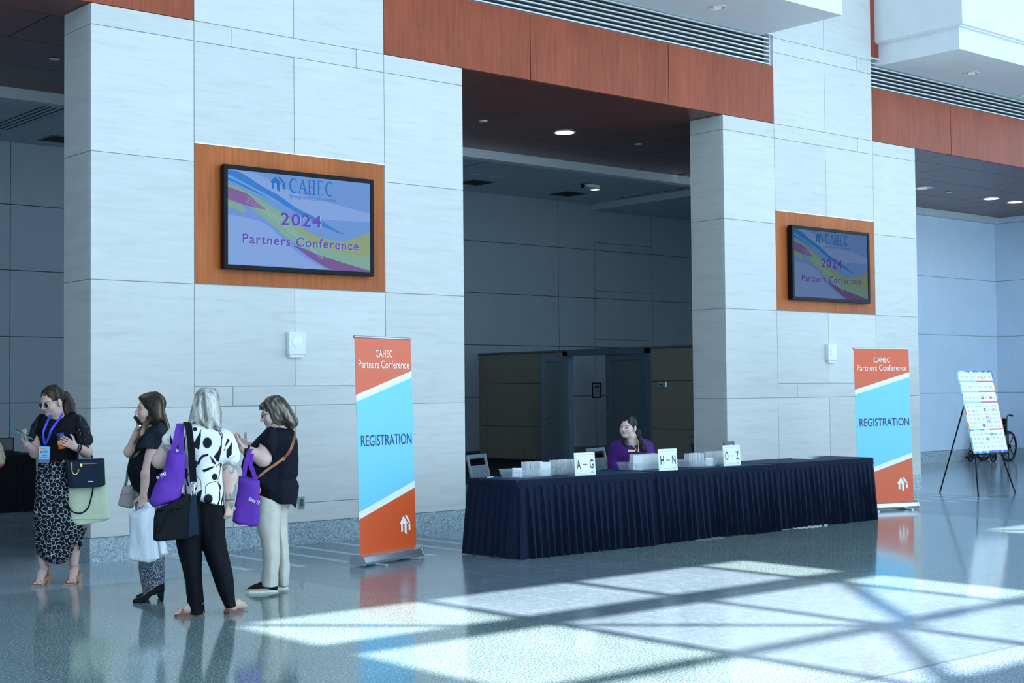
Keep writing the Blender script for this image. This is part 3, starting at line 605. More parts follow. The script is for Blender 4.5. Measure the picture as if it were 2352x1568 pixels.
# ------------------------------------------------------------------ registration tables
TZ = .718
TB = [(8.69, 10.51, -2.57, -1.86), (10.53, 12.47, -2.52, -1.82), (12.49, 14.33, -2.46, -1.74)]
def regtable(i, x0, x1, y0, y1, lab):
    t = thing('registration_table', lab, 'table', ((x0+x1)/2, (y0+y1)/2, 0), 0, 'skirted registration tables'); w, d = (x1-x0)/2, (y1-y0)/2
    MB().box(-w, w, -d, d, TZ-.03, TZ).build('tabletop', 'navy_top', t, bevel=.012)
    for sx in (-1, 1):
        for sy in (-1, 1):
            MB().tube([(sx*(w-.2), sy*(d-.1), TZ-.03), (sx*(w-.17), sy*(d-.1), 0)], .014).build('leg', 'alu', t, True)
    # pleated skirt: path round the front and both ends
    path = [(-w, d), (-w, -d), (w, -d), (w, d)]; pts = []
    cor = .05
    def add_line(a, b):
        n = int(math.dist(a, b)/.006); pts.extend([(a[0]+(b[0]-a[0])*k/n, a[1]+(b[1]-a[1])*k/n, math.atan2(-(b[0]-a[0]), (b[1]-a[1]))) for k in range(n)])
    add_line((-w, d), (-w, -d+cor))
    for k in range(8): a = math.pi+k/8*math.pi/2; pts.append((-w+cor+cor*math.cos(a), -d+cor+cor*math.sin(a), a))
    add_line((-w+cor, -d), (w-cor, -d))
    for k in range(8): a = -math.pi/2+k/8*math.pi/2; pts.append((w-cor+cor*math.cos(a), -d+cor+cor*math.sin(a), a))
    add_line((w, -d+cor), (w, d))
    nx = []
    for k, (x, y, _) in enumerate(pts):
        a, b = pts[max(k-1, 0)], pts[min(k+1, len(pts)-1)]; tx, ty = b[0]-a[0], b[1]-a[1]; L = math.hypot(tx, ty); nx.append((ty/L, -tx/L))
    s = [0]
    for k in range(1, len(pts)): s.append(s[-1]+math.dist(pts[k][:2], pts[k-1][:2]))
    rr = np.random.RandomState(20+i); per = .088; cells = int(s[-1]/per)+2; jit = rr.uniform(-.018, .018, cells+1); amp = rr.uniform(.7, 1.25, cells+1); lean = rr.uniform(-.02, .02, cells+1)
    zs = [.008, .12, .25, .4, .52, TZ-.075, TZ-.06]; mb = MB(); n = len(pts)
    for zi, z in enumerate(zs):
        fr_ = (TZ-.06-z)/(TZ-.08)
        for k in range(n):
            c = int(s[k]/per); u = (s[k]/per-c); ww = np.clip(u+jit[c]+lean[c]*fr_*3, 0, 1)
            saw = (1-ww) if ww > .12 else ww/.12*.88
            o = .006+(.016+.055*fr_**.8)*amp[c]*saw+.05*fr_*.7+.01*fr_*math.sin(s[k]*9+i)
            ex = 1. if (i == 0 and pts[k][0] < 0) or (i == 2 and pts[k][0] > 0) else .12
            mb.v.append((pts[k][0]+nx[k][0]*o*ex, pts[k][1]+nx[k][1]*o, z+(.006*math.sin(s[k]*4+i) if zi == 0 else 0)))
    for zi in range(len(zs)-1):
        for k in range(n-1): mb.f.append((zi*n+k, zi*n+k+1, (zi+1)*n+k+1, (zi+1)*n+k)); mb.mi.append(0)
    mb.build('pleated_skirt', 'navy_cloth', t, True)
    mb = MB(); zb = [TZ-.07, TZ-.06, TZ-.004, TZ+.002]; of = [.014, .017, .014, .0]
    for zi in range(4):
        for k in range(n):
            sag = .012*abs(math.sin(s[k]*2.3+i)) if zi < 3 else 0
            mb.v.append((pts[k][0]+nx[k][0]*of[zi], pts[k][1]+nx[k][1]*of[zi], zb[zi]-sag*(1 if zi == 2 else .4)))
    for zi in range(3):
        for k in range(n-1): mb.f.append((zi*n+k, zi*n+k+1, (zi+1)*n+k+1, (zi+1)*n+k)); mb.mi.append(0)
    mb.build('skirt_band', 'navy_cloth', t, True)
    return t
regtable(0, *TB[0], 'navy skirted table holding the A – G sign, nearest the orange banner by the women')
regtable(1, *TB[1], 'navy skirted table holding the H – N and O – Z signs, middle of three')
regtable(2, *TB[2], 'navy skirted table with an empty top, standing before the far orange banner')
mb = MB().box(-.28, .28, -.14, .14, 0, .05); o = mb.build('cardboard_box', 'white_plastic', None, bevel=.004); o.location = (12.35, -2.3, .0); tag(o, 'flat white box on the floor peeking out under the middle table skirt', 'box')

# signs, trays, cards
def sign(px, txt, lab):
    a, b = at(px[0], px[1], 2, TZ), at(px[2], px[3], 2, TZ); y = -2.44; c = (a+b)/2
    y = c[1]; x = c[0]; w = .265; h = .22
    t = thing('table_sign', lab, 'sign', (x, y, TZ+.001), math.radians(-2), 'letter range signs on the tables')
    tl = Matrix.Rotation(math.radians(-4), 4, 'X')
    MB().box(-w/2, w/2, -.0022, .0022, 0, h, M4=tl).build('acrylic_panel', 'white_plastic', t); MB().box(-w/2, w/2, 0, .09, 0, .004).build('acrylic_foot', 'clear', t)
    mb = MB(); mb.box(-w/2+.006, w/2-.006, -.0036, -.0024, .006, h-.006, 0, tl); k = len(mb.v)
    f = .02
    for b_ in ((-w/2+f, w/2-f, f, f+.0025), (-w/2+f, w/2-f, h-f-.0025, h-f), (-w/2+f, -w/2+f+.0025, f, h-f), (w/2-f-.0025, w/2-f, f, h-f)): mb.box(b_[0], b_[1], -.0042, -.0036, b_[2], b_[3], 1, tl)
    mb.box(w/2-.06, w/2-.03, -.0042, -.0036, .026, .032, 2, tl)
    T = MB(); L, R_ = txt[0], txt[-1]
    put_text(T, L, -w*.31, h*.49, .048, .088, -.0052, 0, .012); put_text(T, R_, w*.315, h*.49, .048, .088, -.0052, 0, .012)
    put_poly(T, [(-.026, h*.465), (.026, h*.465), (.026, h*.495), (-.026, h*.495)], -.0052)
    T.v = [tuple(tl @ Vector(v)) for v in T.v]; mb.merge(T, 3); mb.build('paper_insert', ['paper', 'badge_blue', 'badge_slate', 'ink'], t)
sign((1321, 1093, 1368, 1090), 'A–G', 'square white table sign reading A – G'); sign((1511, 1082, 1559, 1079), 'H–N', 'square white table sign reading H – N'); sign((1661, 1071, 1703, 1068), 'O–Z', 'square white table sign reading O – Z')
def tray(x, y, w, d, lab, h=.075):
    t = thing('card_tray', lab, 'tray', (x, y, TZ+.002), 0, 'clear plastic badge trays')
    mb = MB(); mb.box(-w/2+.02, w/2-.02, -d/2+.02, d/2-.02, 0, .004); th = .003
    for s in (-1, 1):
        mb.add([(s*(w/2-.02), -d/2+.02, 0), (s*(w/2-.02), d/2-.02, 0), (s*w/2, d/2, h), (s*w/2, -d/2, h), (s*(w/2-.02-th), -d/2+.02, 0), (s*(w/2-.02-th), d/2-.02, 0), (s*(w/2-th), d/2, h), (s*(w/2-th), -d/2, h)], [(0, 1, 2, 3), (7, 6, 5, 4), (3, 2, 6, 7), (0, 4, 5, 1), (0, 3, 7, 4), (1, 5, 6, 2)])
        mb.add([(-w/2+.02, s*(d/2-.02), 0), (w/2-.02, s*(d/2-.02), 0), (w/2, s*d/2, h), (-w/2, s*d/2, h), (-w/2+.02, s*(d/2-.02-th), 0), (w/2-.02, s*(d/2-.02-th), 0), (w/2, s*(d/2-th), h), (-w/2, s*(d/2-th), h)], [(0, 1, 2, 3), (7, 6, 5, 4), (3, 2, 6, 7), (0, 4, 5, 1), (0, 3, 7, 4), (1, 5, 6, 2)])
    mb.build('tray_body', 'clear', t)
    for z in (h, h*.72):
        q = MB(); e = 0 if z == h else .005; q.tube([(-w/2+e, -d/2+e, z), (w/2-e, -d/2+e, z), (w/2-e, d/2-e, z), (-w/2+e, d/2-e, z)], .003, 6, closed=True); q.build('rim', 'clear', t)
    for s in (-1, 1): MB().box(s*w/2-.015 if s > 0 else -w/2-.035, s*w/2+.035 if s > 0 else -w/2+.015, -.05, .05, h-.012, h-.004).build('grip', 'clear', t)
    return (x, y)
CARD = None
def card(x, y, rz, tilt, lab, grp, h=.135, w=.095):
    global CARD
    if CARD is None:
        t = MB().box(-.0475, .0475, -.0012, .0012, 0, .135).build('name_badge_card', 'paper'); CARD = t; o = t
    else: o = CARD.copy(); COL.objects.link(o)
    o.location = (x, y, TZ+.008); o.rotation_euler = (tilt, 0, rz); o.scale = (w/.095, 1, h/.135); tag(o, lab, 'card', grp)
def cards(x0, x1, y, n, lab, grp, h=.135, w=.095):
    for k in range(n):
        card(x0+(x1-x0)*k/(n-1)+random.uniform(-.003, .003), y+random.uniform(-.004, .004), math.pi/2+random.uniform(-.12, .12)-.25, random.uniform(-.04, .04), lab, grp, h+random.uniform(-.004, .004), w)
def tp(px, py): p = at(px, py, 2, TZ); return p[0], p[1]
tray(9.14, -2.20, .46, .30, 'clear tray of white cards standing left of the A – G sign'); tray(9.70, -2.14, .40, .28, 'clear tray of white cards directly behind the A – G sign')
tray(10.76, -2.16, .44, .32, 'clear tray of white cards left of the H – N sign, before the seated woman'); tray(11.54, -2.20, .36, .28, 'clear tray of white cards left of the O – Z sign'); tray(11.96, -2.05, .38, .26, 'clear tray of white cards directly behind the O – Z sign')
g = 'white badge cards in the tray left of the A – G sign'; l = 'white name badge card in the row standing left of the A – G sign'
cards(9.10, 9.30, -2.2, 15, l, g); card(9.30, -2.28, -.75, 0, 'broad white card facing out at the sign end of the A – G row', 'badge cards', .13, .1); card(8.98, -2.24, -.65, 0, 'short white card standing alone at the outer end of the A – G tray', 'badge cards', .085, .095)
cards(9.53, 9.84, -2.13, 15, 'white name badge card in the row behind the A – G sign', 'white badge cards behind the A – G sign')
cards(10.60, 10.94, -2.15, 20, 'white name badge card in the row in front of the seated woman', 'white badge cards in front of the seated woman', .15, .115)
for k, xx in enumerate((10.58, 10.70, 10.84, 10.96)): card(xx, -2.27, -.7, 0, ['broad white card at the outer end of the H – N row', 'second broad white card from the outer end of the H – N row', 'third broad white card from the outer end of the H – N row', 'broad white card of the H – N row nearest its sign'][k], 'badge cards', .148, .1)
cards(11.40, 11.62, -2.19, 14, 'white name badge card in the row left of the O – Z sign', 'white badge cards left of the O – Z sign'); card(11.66, -2.27, -.7, 0, 'short white card at the front of the O – Z tray', 'badge cards', .085, .08)
cards(11.82, 12.1, -2.05, 15, 'white name badge card in the row behind the O – Z sign', 'white badge cards behind the O – Z sign')
# loose sheets on the tables
for (x, y, rz, w, d, lab) in ((8.83, -2.02, .5, .12, .02, 'thin clear strip lying on the near corner of the first table'), (10.44, -1.98, .3, .16, .10, 'flat dark folder lying at the back edge of the first table'), (13.7, -1.95, .2, .3, .2, 'flat paper sheet lying at the back of the empty table')):
    o = MB().box(-w/2, w/2, -d/2, d/2, 0, .006).build('flat_sheet', 'navy_top' if 'dark' in lab else 'paper'); o.location = (x, y, TZ+.002); o.rotation_euler = (0, 0, rz); tag(o, lab, 'sheet')

# ------------------------------------------------------------------ chairs
def make_chair(lab, loc, fx, fy):
    t = thing('banquet_chair', lab, 'chair', (loc[0], loc[1], 0), math.atan2(fx, -fy), 'grey banquet chairs')   # faces local -y
    w = .22; MB().box(-w, w, -.22, .2, .42, .48).build('seat', 'chair_fabric', t, bevel=.02)
    mb = MB(); path = []
    for s in (-1, 1): mb.tube([(s*w, .21, .4), (s*w*.99, .25, .62), (s*w*.97, .31, .90)], .017, 8)
    mb.box(-w*.99, w*.99, .295, .325, .865, .905); mb.box(-w*.97, w*.97, .275, .3, .775, .795); mb.build('back_frame', 'chair_frame', t, bevel=.004)
    mb = MB(); mb.add([(-w*.9, .225, .53), (w*.9, .225, .53), (w*.9, .275, .79), (-w*.9, .275, .79), (-w*.9, .26, .53), (w*.9, .26, .53), (w*.9, .305, .79), (-w*.9, .305, .79)], [(0, 1, 2, 3), (7, 6, 5, 4), (0, 4, 5, 1), (1, 5, 6, 2), (2, 6, 7, 3), (3, 7, 4, 0)]); mb.build('backrest', 'chair_fabric', t, bevel=.012)
    for sx in (-1, 1):
        MB().tube([(sx*(w-.02), -.19, .42), (sx*(w-.01), -.22, 0)], .013).build('leg', 'chair_frame', t, True); MB().tube([(sx*w, .21, .42), (sx*w, .26, 0)], .013).build('leg', 'chair_frame', t, True)
    return t
R38 = (.79, -.61)
make_chair('grey banquet chair with padded back standing behind the A – G end of the tables', (9.38, -1.58), .45, -.89)
make_chair('grey banquet chair holding the woman in purple', (11.22, -1.38), .35, -.92)
make_chair('grey banquet chair partly hidden behind the O – Z sign', (at(1732, 1030, 1, -1.3)[0], -1.30), .45, -.89)
make_chair('dark chair seen edge-on against the reveal of the far pier', (at(1592, 1022, 1, .75)[0]+.56, .86), .35, -.92)

# ------------------------------------------------------------------ easel, board, wheelchair, bin
t = thing('easel', 'thin black folding easel carrying the sponsor board near the wheelchair', 'easel', (18.7, -1.1, 0))
for a, b in (((18.18, -1.46), (18.58, -1.10)), ((19.27, -1.39), (18.76, -1.10)), ((18.57, -.59), (18.68, -1.06))):
    q = MB(); q.tube([(a[0]-18.7, a[1]+1.1, 0), (b[0]-18.7, b[1]+1.1, 1.6)], .011); q.build('leg', 'black', t, True)
MB().tube([(-.33, -.30, .585), (.36, -.30, .585)], .010).build('ledge', 'black', t, True)
for s in (-.27, .33): MB().tube([(s, -.2, .585), (s, -.32, .585), (s, -.33, .62)], .008).build('hook', 'black', t, True)
MB().box(-.12, .10, -.02, .05, 1.56, 1.63).build('head_joint', 'black', t)
def board():
    w, L = .91, 1.20; tl = math.atan2(.25, 1.17)
    t = thing('sponsor_board', 'tall white sponsor board with bright painted border leaning on the black easel', 'board', (18.68, -1.375, .60)); R = Matrix.Rotation(-tl, 4, 'X')
    MB().box(-w/2, w/2, 0, .006, 0, L, M4=R).build('foam_core', 'paper', t)
    cols = ['#F4FBFF', '#2F6FD8', '#39B4E6', '#7FD4F2', '#E8432E', '#F08A3A', '#D0488F', '#2A2FA8', '#101A4A', '#C9EAF5', '#111820', '#A3B1C6', '#D87880', '#E2B24A', '#4FAE90', '#A8A4CC', '#8090BC', '#B9C6D4']
    mats = [flat('board_%d' % i, hx(c), .45, 0, .02) for i, c in enumerate(cols)]; mb = MB(); rr = random.Random(3)
    def rect(x0, x1, z0, z1, mi, y=-.002): mb.add([R @ Vector((x0, y, z0)), R @ Vector((x1, y, z0)), R @ Vector((x1, y, z1)), R @ Vector((x0, y, z1))], [(0, 1, 2, 3)], mi)
    # painted border: many coloured blocks
    n = 26
    for i in range(n):
        z0, z1 = L*i/n, L*(i+1)/n; v = i/n
        lc = rr.choice([2, 3, 9, 3]) if v > .55 or v < .25 else rr.choice([9, 4, 6, 5, 0]); rc = rr.choice([7, 1, 8]) if (v > .85 or v < .25) else rr.choice([4, 4, 5, 6])
        rect(-w/2, 0, z0, z1, lc); rect(0, w/2, z0, z1, rc)
    for zz in (.015, .325, .685, .835, .99, 1.185):
        for i in range(14):
            x0 = -w/2+w*i/14; c = rr.choice([2, 3, 1, 9]) if i < 8 else (rr.choice([4, 5, 6]) if .3 < zz < 1 else rr.choice([1, 7, 2])); rect(x0, x0+w/14, zz-.014, zz+.014, c, -.003)
    m = .022
    def cell(x0, x1, z0, z1): rect(x0, x1, z0, z1, 0, -.004)
    cell(-w/2+m, -.14, 1.05, 1.175); cell(-.115, w/2-m, 1.05, 1.175); cell(-w/2+m, w/2-m, .90, 1.03); cell(-w/2+m, w/2-m, .745, .88); cell(-w/2+m, w/2-m, .345, .725); cell(-w/2+m, w/2-m, .03, .325)
    def logos(z, n, x0=-w/2+.05, x1=w/2-.05, big=1.):
        for k in range(n):
            x = x0+(x1-x0)*(k+.5)/n+rr.uniform(-.012, .012); s = rr.random(); lw = (x1-x0)/n*.62
            if s < .07: rect(x-lw*.25, x+lw*.25, z-.016*big, z+.016*big, rr.choice([10, 12, 16, 14, 13]), -.005); rect(x-lw*.2, x+lw*.2, z-.005, z+.006, 0, -.006)
            elif s < .5:
                rect(x-lw*.5, x-lw*.28, z-.010, z+.012, rr.choice([12, 16, 2, 14, 15]), -.005)
                for q in (-.006, .006): rect(x-lw*.15, x+lw*.5, z+q-.003, z+q+.003, rr.choice([11, 17]), -.005)
            else:
                for q, e in ((.008, .5), (-.006, .4)): rect(x-lw*e, x+lw*e, z+q-.004, z+q+.004, rr.choice([11, 17, 16, 15]), -.005)
    for z in (1.163, 1.018, .868, .71, .312):
        rect(-.11, .11, z-.004, z+.002, 17, -.005)
    logos(1.10, 2, -w/2+.03, -.15); logos(1.10, 4, -.10, w/2-.03); rect(.13, .22, 1.075, 1.125, 13, -.0065); rect(.15, .2, 1.095, 1.107, 0, -.007)
    logos(.955, 6); logos(.80, 8)
    for k in range(6): logos(.67-.058*k, 8)
    for k in range(4): logos(.265-.06*k, 8)
    for (x, z, c) in ((.06, .80, 10), (.28, .80, 4), (.05, .625, 10), (.3, .625, 12), (.08, .51, 12), (.1, .455, 16), (-.05, .395, 10), (.1, .262, 10), (.2, .265, 14), (-.02, .2, 14)): rect(x-.03, x+.03, z-.018, z+.018, c, -.0068); rect(x-.018, x+.018, z-.003, z+.004, 0, -.0075)
    mb.build('printed_face', mats, t)
board()
def wheelchair():
    t = thing('wheelchair', 'empty dark wheelchair parked against the far blue wall behind the sponsor board', 'wheelchair', (at(2316, 1008, 1, 3.5)[0]-.42, 3.79, 0))
    # faces local -x
    for s in (-1, 1):
        y = s*.29; w = bpy.data.objects; mb = MB()
        n = 36; mb.tube([(.42+.30*math.cos(a), y, .305+.30*math.sin(a)) for a in np.linspace(0, 2*math.pi, n, endpoint=False)], .022, 8, closed=True); wl = mb.build('rear_wheel', 'black', t, True)
        mb = MB()
        for a in np.linspace(0, 2*math.pi, 8, endpoint=False): mb.tube([(.42, y, .305), (.42+.29*math.cos(a), y, .305+.29*math.sin(a))], .010, 6)
        mb.lathe([(.04, -.04), (.04, .04)], 14, M4=Matrix.Translation((.42, y, .305)) @ Matrix.Rotation(math.pi/2, 4, 'X')); mb.build('spokes', 'black', wl)
        mb = MB(); mb.tube([(.42+.26*math.cos(a), y+s*.04, .305+.26*math.sin(a)) for a in np.linspace(0, 2*math.pi, 28, endpoint=False)], .009, 6, closed=True); mb.build('push_rim', 'steel_dark', wl, True)
        mb = MB(); mb.tube([(-.12+.1*math.cos(a), y*.9, .11+.1*math.sin(a)) for a in np.linspace(0, 2*math.pi, 20, endpoint=False)], .018, 6, closed=True); mb.lathe([(.03, -.015), (.06, 0), (.03, .015)], 10, M4=Matrix.Translation((-.12, y*.9, .11)) @ Matrix.Rotation(math.pi/2, 4, 'X')); mb.build('caster', 'black', t, True)
        mb = MB(); mb.tube([(.48, y*.84, .2), (.45, y*.84, .5), (.47, y*.84, .9), (.58, y*.84, .95)], .014); mb.tube([(.45, y*.84, .5), (-.05, y*.84, .5)], .014); mb.tube([(-.05, y*.84, .72), (-.05, y*.84, .5), (-.1, y*.84, .22), (-.12, y*.9, .12)], .013); mb.tube([(.46, y*.84, .74), (-.05, y*.84, .74)], .013); mb.tube([(-.1, y*.84, .4), (-.28, y*.84, .12)], .012); mb.build('side_frame', 'steel_dark', t, True)
        MB().tube([(.57, y*.84, .95), (.68, y*.84, .93)], .02).build('push_handle', 'black', t, True); MB().box(-.03, .3, y*.84-.025, y*.84+.025, .74, .765).build('armrest', 'black', t, bevel=.008)
        MB().box(-.40, -.24, s*.03 if s > 0 else -.22, .22 if s > 0 else -.03, .09, .105).build('footrest', 'black', t, bevel=.004)
    MB().box(-.04, .43, -.24, .24, .49, .52).build('seat', 'black', t, bevel=.01); MB().box(.44, .465, -.24, .24, .54, .88).build('backrest', 'black', t, bevel=.008)
wheelchair()
t = thing('trash_bin', 'grey metal bin standing beyond the far pier, mostly hidden by it', 'bin', (24.25, 3.9, 0))
MB().lathe([(.20, 0), (.23, .02), (.23, .8), (.2, .81)], 28).build('body', 'trash_grey', t, True); MB().lathe([(.235, .8), (.235, .85), (.16, .93), (.02, .95)], 28).build('lid', 'steel_dark', t, True)
# table and laptop in the concourse at the edge
t = thing('draped_table', 'black draped table in the dark concourse behind the woman with sunglasses', 'table', (6.85, 6.75, 0))
MB().box(-1.3, 1.0, -.38, .38, .74, .77).build('tabletop', 'black', t)
for s in (-1, 1):
    for q in (-1, 1): MB().tube([(-.15+s*1.0, q*.3, .74), (-.15+s*1.0, q*.3, 0)], .015).build('leg', 'alu', t)
mb = MB(); pts = []
for (a, b) in (((-1.3, .38), (-1.3, -.38)), ((-1.3, -.38), (1.0, -.38)), ((1.0, -.38), (1.0, .38))):
    n = int(math.dist(a, b)/.03); pts += [(a[0]+(b[0]-a[0])*k/n, a[1]+(b[1]-a[1])*k/n) for k in range(n)]
for z in (.01, .75):
    for k, (x, y) in enumerate(pts): o_ = (.035 if z < .5 else .012)*(.6+.4*math.sin(k*1.9)); cx_ = -.15; mb.v.append((x+(o_ if x > .95 else (-o_ if x < -1.25 else 0)), y-(o_ if y < -.36 else 0), z))
for k in range(len(pts)-1): mb.f.append((k, k+1, len(pts)+k+1, len(pts)+k)); mb.mi.append(0)
mb.build('cloth_skirt', 'ladies_black', t, True)
t = thing('laptop', 'open black laptop standing on the draped table at the edge of the picture', 'laptop', (at(10, 1015, 1, 6.7)[0], 6.7, .771))
MB().box(-.17, .17, -.12, .12, 0, .018).build('keyboard_base', 'black', t); MB().box(-.17, .17, .1, .115, .012, .2).build('screen_lid', 'black_gloss', t); MB().box(-.155, .155, .098, .1, .03, .19).build('screen', 'steel_dark', t)

# ------------------------------------------------------------------ sculpting with distance fields
def V3(a): return np.array(a, dtype=np.float64)
def nrm(a): a = V3(a); return a/np.linalg.norm(a)
def smin(a, b, k):
    if k <= 0: return np.minimum(a, b)
    h = np.clip(.5+.5*(b-a)/k, 0, 1); return b+(a-b)*h-k*h*(1-h)
class Field:
    def __init__(s, h=.0035): s.h = h; s.p = []; s.noise = []; s.cuts = []
    def _add(s, lo, hi, fn, k, sub=False): s.p.append((V3(lo), V3(hi), fn, k, sub)); return s
    def seg(s, a, b, ra, rb, k=.02, sq=None, sub=False):
        a, b = V3(a), V3(b); m = max(ra, rb)
        ax = None
        if sq is not None: ax = nrm(sq[0]); f = sq[1]
        def fn(X, Y, Z):
            px, py, pz = X-a[0], Y-a[1], Z-a[2]; d = b-a
            if ax is not None:
                q = (px*ax[0]+py*ax[1]+pz*ax[2])*(1/f-1); px, py, pz = px+q*ax[0], py+q*ax[1], pz+q*ax[2]
                d = d+ax*np.dot(d, ax)*(1/f-1)
            L = max(np.dot(d, d), 1e-9); t = np.clip((px*d[0]+py*d[1]+pz*d[2])/L, 0, 1)
            return np.sqrt((px-t*d[0])**2+(py-t*d[1])**2+(pz-t*d[2])**2)-(ra+(rb-ra)*t)
        return s._add(np.minimum(a, b)-m, np.maximum(a, b)+m, fn, k, sub)
    def chain(s, pts, rs, k=.02, sq=None):
        for i in range(len(pts)-1): s.seg(pts[i], pts[i+1], rs[i], rs[i+1], k, sq)
        return s
    def ell(s, c, r, R=None, k=.015, sub=False):
        c, r = V3(c), V3(r); m = r.max(); R_ = np.eye(3) if R is None else np.array(R)   # rows of R: local axes
        def fn(X, Y, Z):
            p = (X-c[0], Y-c[1], Z-c[2]); q = [(p[0]*R_[i][0]+p[1]*R_[i][1]+p[2]*R_[i][2])/r[i] for i in range(3)]
            n = np.sqrt(q[0]**2+q[1]**2+q[2]**2); g = np.sqrt((q[0]/r[0])**2+(q[1]/r[1])**2+(q[2]/r[2])**2)
            return n*(n-1)/np.maximum(g, 1e-6)
        return s._add(c-m, c+m, fn, k, sub)
    def poly(s, pts, y0, T, R, k=.01, thin=0., soft=False, top=.05, sub=False):   # silhouette in xz given depth along y
        P = np.array(pts, float); lo = np.array([P[:, 0].min(), y0-T, P[:, 1].min()]); hi = np.array([P[:, 0].max(), y0+T, P[:, 1].max()]); n = len(P)
        area = sum(P[i][0]*P[(i+1) % n][1]-P[(i+1) % n][0]*P[i][1] for i in range(n)); sg = 1 if area > 0 else -1
        def fn(X, Y, Z):
            x, z = np.broadcast_arrays(X[:, 0, :], Z[:, 0, :]); d = np.full(x.shape, 1e9); dt = np.full(x.shape, 1e9); ex = np.full(x.shape, 1e9); ins = np.zeros(x.shape, bool)
            for i in range(n):
                a, b = P[i], P[(i+1) % n]; e = b-a; L = max(math.hypot(*e), 1e-9); wx, wz = x-a[0], z-a[1]; t = np.clip((wx*e[0]+wz*e[1])/(L*L), 0, 1); dd = (wx-e[0]*t)**2+(wz-e[1]*t)**2; d = np.minimum(d, dd)
                if -sg*e[0]/L > .35: dt = np.minimum(dt, dd)
                if abs(e[1]) > 1e-12:
                    c = ((a[1] <= z) & (z < b[1])) | ((b[1] <= z) & (z < a[1])); xc = a[0]+(z-a[1])/e[1]*e[0]; ins ^= c & (x < xc); ex = np.where(c, np.minimum(ex, np.abs(x-xc)), ex)
            d = np.sqrt(d); d2 = np.where(ins, -d, d)[:, None, :]; e_ = (d if soft else np.where(ex > 1e8, d, ex))[:, None, :]
            u = np.clip(e_/R, 0, 1); half = np.sqrt(np.clip(1-(1-u)**2, 0, 1))
            if not soft and top > 0: ut = np.clip(np.sqrt(dt)[:, None, :]/top, 0, 1); half = half*np.sqrt(np.clip(1-(1-ut)**2, 0, 1))
            half = thin+(T-thin)*half; ay = np.abs(Y-y0)
            return np.where(d2 < 0, np.maximum(ay-half, d2), np.sqrt(np.maximum(d2, 0)**2+np.maximum(ay-thin, 0)**2))
        return s._add(lo, hi, fn, k, sub)
    def cut(s, p, n): s.cuts.append((V3(p), nrm(n))); return s
    def wob(s, amp, freq, stretch=(1, 1, 1), seed=0):
        r = np.random.RandomState(seed); ks = r.normal(size=(7, 3))*freq*np.array(stretch); ph = r.uniform(0, 6.28, 7); s.noise.append((amp/3, ks, ph)); return s
    def mesh(s):
        h = s.h; lo = np.min([p[0] for p in s.p if not p[4]], 0)-.03; hi = np.max([p[1] for p in s.p if not p[4]], 0)+.03
        n = np.ceil((hi-lo)/h).astype(int)+1; ax = [(lo[i]+h*np.arange(n[i])).astype(np.float32) for i in range(3)]
        G = np.full(n, .2, np.float32)
        for a, b, fn, k, sub in s.p:
            m = k+4*h+.012; i0 = np.clip(((a-m-lo)/h).astype(int), 0, n-1); i1 = np.clip(((b+m-lo)/h).astype(int)+2, 1, n)
            if np.any(i1 <= i0): continue
            X, Y, Z = ax[0][i0[0]:i1[0], None, None], ax[1][None, i0[1]:i1[1], None], ax[2][None, None, i0[2]:i1[2]]
            sl = (slice(i0[0], i1[0]), slice(i0[1], i1[1]), slice(i0[2], i1[2]))
            d = fn(X, Y, Z).astype(np.float32)
            G[sl] = -smin(-G[sl], d, k) if sub else smin(G[sl], np.broadcast_to(d, G[sl].shape), k)
        if s.noise or s.cuts:
            X, Y, Z = ax[0][:, None, None], ax[1][None, :, None], ax[2][None, None, :]
            for amp, ks, ph in s.noise:
                near = np.abs(G) < .05; ix = np.nonzero(near); x, y, z = ax[0][ix[0]], ax[1][ix[1]], ax[2][ix[2]]; t = np.zeros(len(x), np.float32)
                for kk, p in zip(ks, ph): t += np.sin(x*kk[0]+y*kk[1]+z*kk[2]+p)
                G[ix] += amp*t
            for p, nn in s.cuts: G = np.maximum(G, ((X-p[0])*nn[0]+(Y-p[1])*nn[1]+(Z-p[2])*nn[2]).astype(np.float32))
        return nets(G, lo, h)
